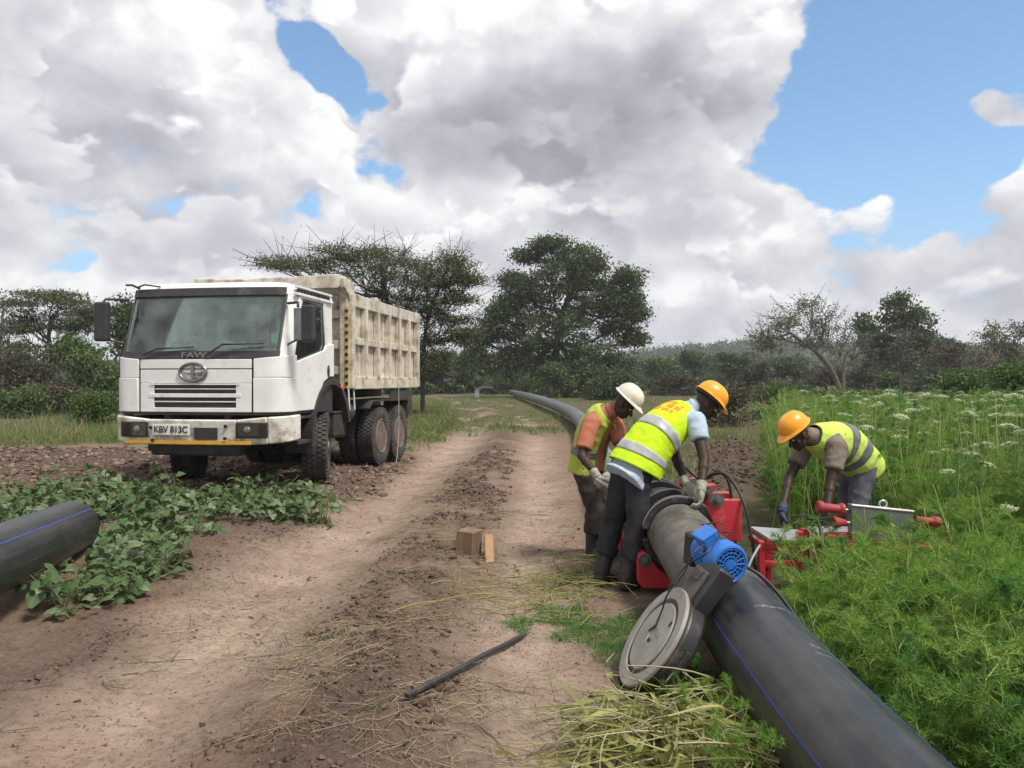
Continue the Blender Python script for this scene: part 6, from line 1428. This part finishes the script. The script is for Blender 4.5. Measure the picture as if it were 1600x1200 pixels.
# umbrella acacia far left
tree('acacia_tree', 'wide umbrella acacia on the left beyond the ploughed soil', 52, [(84, 618), (82, 560), (76, 525), (84, 490)],
     [(60, 470, 48, 12), (100, 468, 44, 12), (40, 480, 34, 10), (125, 482, 30, 12), (80, 462, 40, 8), (30, 498, 26, 9), (85, 492, 46, 12), (130, 500, 28, 10), (150, 488, 18, 8), (20, 515, 22, 7), (110, 512, 34, 8), (60, 512, 34, 7)],
     'aca', 1100, .085, .70, .65, .20, m_barkd, twigs=3, twl=1.0, seed=4, nclump=18, bare=.3)
tree('bare_tree', 'thin leafless tree at the left picture edge beside the umbrella acacia', 50, [(4, 620), (4, 560), (2, 520), (6, 480)], [(0, 500, 16, 20), (10, 520, 18, 14)], 'grey', 60, .07, .6, .4, .12, m_bark, twigs=24, twl=1.3, seed=5, bare=.8)
def bush(Y, px, py, rx, ry, leaf, label, seed, nleaf=520, lsz=.09, base=None, name='bush', group=None, twigs=2):
    k = base or 630
    lob = []; rg_ = np.random.default_rng(seed + 50)
    gp = 595 + FPX * (EYE - gz((px - 800) / FPX * Y, Y)) / Y
    for q in (-.55, 0, .55): lob.append((px + rx * q, gp - ry * .26, rx * .45, ry * .34))
    for _ in range(6): a = rg_.uniform(0, 6.283); q = rg_.uniform(.2, .7); lob.append((px + math.cos(a) * rx * q, py + math.sin(a) * ry * q, rx * rg_.uniform(.35, .6), ry * rg_.uniform(.35, .6)))
    return tree(name, label, Y, [(px, k), (px + 2, py + ry * .4), (px, py)], lob, leaf, nleaf, lsz, .5, .25, .08, m_barkd, twigs=twigs, twl=.6, group=group, seed=seed, cat='bush', nclump=12)
bush(34, 38, 575, 46, 42, 'brown', 'brown twiggy bush at the far left under the umbrella acacia', 11, 620, .075, 632)
bush(36, 120, 560, 34, 30, 'fresh', 'rounded bright green bush under the umbrella acacia', 12, 600, .08)
bush(33, 160, 578, 40, 46, 'mid', 'tall green bush just left of the truck cab', 13, 640, .08)
bush(31, 85, 618, 54, 20, 'brown', 'low brown scrub in front of the green bushes on the left', 14, 420, .07, 636)
bush(24, 146, 634, 18, 18, 'fresh', 'small bright green shrub beside the truck bumper on the left', 15, 420, .055, 652)
bush(29, 30, 622, 40, 14, 'mid', 'low yellow green bush at the far left edge', 16, 360, .07, 640)
bush(40, 200, 520, 30, 60, 'dark', 'dark tree showing behind the wing mirror of the truck', 17, 560, .10, name='dense_tree')
bush(58, 10, 560, 40, 50, 'dark', 'dark thicket at the left picture edge', 18, 520, .13)
# dark trees between the acacia and the big tree
for i, (px, py, rx, ry, lf, lb) in enumerate(((640, 565, 40, 36, 'dark', 'dark rounded tree right behind the load body of the truck'), (690, 572, 34, 30, 'dark', 'dark low tree at the end of the track'), (735, 568, 30, 34, 'mid', 'mid green tree left of the tall dark tree'), (560, 560, 60, 40, 'dark', 'dark tree hidden behind the truck'))):
    bush(75 + 3 * i, px, py, rx, ry, lf, lb, 30 + i, 620, .20, 606, 'dense_tree', twigs=0)
bush(72, 842, 598, 32, 16, 'mid', 'leafy green shrub at the foot of the tall dark tree', 40, 520, .09, 616)
bush(59, 890, 585, 70, 26, 'dark', 'broad dark thicket round the trunk of the tall dark tree', 43, 620, .13, 606)
bush(78, 800, 586, 46, 22, 'dark', 'dark thicket under the left limbs of the tall dark tree', 44, 560, .13, 606)
bush(52, 955, 596, 40, 16, 'dark', 'dark shrub right of the foot of the tall dark tree', 41, 520, .10, 610)
bush(76, 778, 600, 20, 11, 'mid', 'small shrub behind the far pipe bend', 42, 320, .08, 615)
# right side
tree('acacia_tree', 'leaning acacia with a fine arching crown right of the workers', 60, [(1318, 606), (1300, 580), (1278, 552), (1255, 535), (1235, 520)],
     [(1270, 475, 18, 12), (1240, 490, 34, 12), (1210, 505, 30, 12), (1190, 525, 20, 10), (1255, 505, 36, 12), (1290, 495, 16, 18), (1225, 525, 34, 9), (1285, 520, 20, 14), (1195, 542, 20, 8), (1270, 535, 26, 8)], 'aca', 420, .085, .65, .45, .24, m_bark, twigs=8, twl=1.3, seed=51, nclump=16, bare=.3)
tree('pale_tree', 'small pale-trunked tree just right of the leaning acacia', 58, [(1318, 606), (1318, 575), (1322, 555), (1330, 545)], [(1310, 540, 24, 16), (1340, 545, 28, 12), (1350, 530, 16, 10), (1325, 520, 20, 12)], 'grey', 170, .085, .6, .4, .14, m_bark, twigs=8, twl=1.0, seed=52, bare=.4)
tree('dense_tree', 'tall conical dark tree right of the pale-trunked tree', 66, [(1415, 606), (1414, 560), (1410, 510), (1408, 475)],
     [(1405, 472, 16, 14), (1412, 490, 28, 16), (1395, 505, 26, 16), (1430, 505, 24, 16), (1410, 525, 38, 18), (1440, 530, 20, 16), (1390, 545, 26, 18), (1425, 555, 34, 20), (1405, 575, 40, 18), (1350, 505, 12, 12), (1362, 520, 16, 14), (1372, 545, 20, 18)], 'dark', 560, .17, .7, .35, .30, seed=53)
tree('grey_tree', 'thin grey-leaved young tree in front of the conical dark tree', 56, [(1406, 608), (1407, 580), (1408, 555)], [(1406, 530, 12, 14), (1402, 548, 14, 14), (1412, 560, 12, 12)], 'grey', 300, .09, .45, .4, .08, m_bark, seed=54)
tree('acacia_tree', 'low flat-topped acacia at the right behind the flowering herbs', 54, [(1505, 610), (1503, 585), (1500, 565)],
     [(1480, 552, 36, 8), (1520, 550, 34, 9), (1455, 560, 22, 6), (1500, 542, 40, 7), (1540, 560, 20, 7), (1495, 566, 40, 7)], 'brown', 560, .085, .6, .65, .15, m_bark, twigs=4, twl=.8, seed=55)
tree('acacia_tree', 'rounded acacia cut by the right picture edge', 58, [(1582, 610), (1580, 570), (1585, 530)],
     [(1575, 520, 30, 14), (1600, 512, 26, 12), (1555, 535, 22, 12), (1590, 545, 34, 14), (1565, 560, 30, 14), (1600, 570, 24, 16)], 'aca', 520, .10, .6, .45, .2, m_bark, twigs=6, twl=1.0, seed=56, bare=.4)
tree('bare_tree', 'pale leafless branching tree before the rounded acacia at the right edge', 50, [(1530, 612), (1530, 590), (1534, 570)], [(1522, 565, 10, 8), (1545, 562, 12, 8)], 'grey', 20, .06, .5, .4, .10, m_bark, twigs=22, twl=.9, seed=57, bare=1)
k = 0
for px, py, rx, ry, Y, lf, lb in ((1030, 575, 34, 22, 95, 'mid', 'hazy rounded tree on the slope just right of the tall dark tree'), (1085, 568, 36, 26, 100, 'dark', 'hazy dark tree second on the slope'), (1140, 572, 38, 26, 90, 'mid', 'hazy green tree on the slope left of the leaning acacia'),
        (1180, 585, 34, 18, 80, 'brown', 'brownish scrub under the leaning acacia'), (1240, 580, 40, 20, 84, 'dark', 'dark scrub behind the leaning acacia'), (1350, 580, 36, 20, 80, 'brown', 'brown thicket behind the pale-trunked tree'), (1455, 572, 36, 28, 84, 'dark', 'dark thicket right of the conical tree'), (1510, 585, 44, 18, 78, 'dark', 'dark thicket beneath the flat-topped acacia'), (1560, 585, 40, 18, 76, 'mid', 'green thicket at the right edge'),
        (1290, 590, 30, 14, 66, 'brown', 'low brown shrub at the foot of the leaning acacia'), (1060, 596, 44, 12, 70, 'brown', 'low reddish brown scrub behind the workers'), (1470, 540, 30, 18, 100, 'dark', 'distant dark tree left of the right edge'), (1385, 595, 30, 10, 60, 'mid', 'low green bush below the grey young tree')):
    bush(Y, px, py, rx, ry, lf, lb, 70 + k, 560, .15 if Y > 70 else .10, 606, 'bush' if ry < 21 else 'dense_tree', twigs=1); k += 1
for px, py, rx, ry, Y, lf, lb in ((1205, 612, 36, 14, 30, 'mid', 'dark green weed bush left of the flowering herbs'), (1590, 596, 24, 18, 20, 'fresh', 'leafy green bush at the right edge above the herbs'), (1135, 622, 30, 14, 26, 'brown', 'dry weed clump behind the helmet of the man in the middle'), (1500, 598, 26, 12, 22, 'fresh', 'green weed clump rising above the white flowers')):
    bush(Y, px, py, rx, ry, lf, lb, 90 + k, 420, .05, 650 if Y < 31 else 620); k += 1
# woods on the far hill: one mass
rg = np.random.default_rng(77); n = 4200; hx_ = rg.uniform(-120, 420, n); hy_ = rg.uniform(135, 440, n); keep = np.abs(hx_ / hy_) < .85; hx_, hy_ = hx_[keep], hy_[keep]; n = len(hx_)
hz_ = np.where(hy_ < 232, height(hx_, hy_), -2 + sst(hy_, 230, 420) * (6 + 8 * sst(hx_, -40, 150) + 9 * fbm(hx_ / 70., hy_ / 90., 4, 91)))
rad = rg.uniform(2.0, 4.2, n); nl = 64; u = unit(rg.normal(size=(n, nl, 3))); lump = 1 + .35 * np.sin(u[..., 0:1] * 5 + hx_[:, None, None]) * np.cos(u[..., 1:2] * 6)
c = np.stack([hx_, hy_, hz_ + rad * .8], 1)[:, None] + u * rad[:, None, None] * np.array([1.1, 1.1, .95]) * lump * rg.uniform(.55, 1.05, (n, nl, 1))
v, f = rhombs(c.reshape(-1, 3), rg.uniform(.45, .95, n * nl), rg, .3); wd_ = np_mesh('far_woods', v, f, TL['dark']); tag(wd_, 'far woods covering the low hill on the horizon', 'woods', kind='stuff')
# ------------------------------------------------------------------ air: faint haze over the far trees
mb = MB(); mb.box((0, 330, 14), (1600, 1400, 44)); hz = mb.build('haze', bpy.data.materials.new('air'))
am = hz.data.materials[0]; am.use_nodes = True; t = NT(am.node_tree); t.n.remove(t.n['Principled BSDF'])
pv = t.node('ShaderNodeVolumePrincipled'); pv.inputs['Color'].default_value = (.86, .91, 1, 1); pv.inputs['Density'].default_value = .0006; pv.inputs['Anisotropy'].default_value = .2
t.l.new(pv.outputs[0], t.n['Material Output'].inputs['Volume'])
tag(hz, 'faint pale haze in the air', kind='stuff')
sc.cycles.volume_bounces = 0
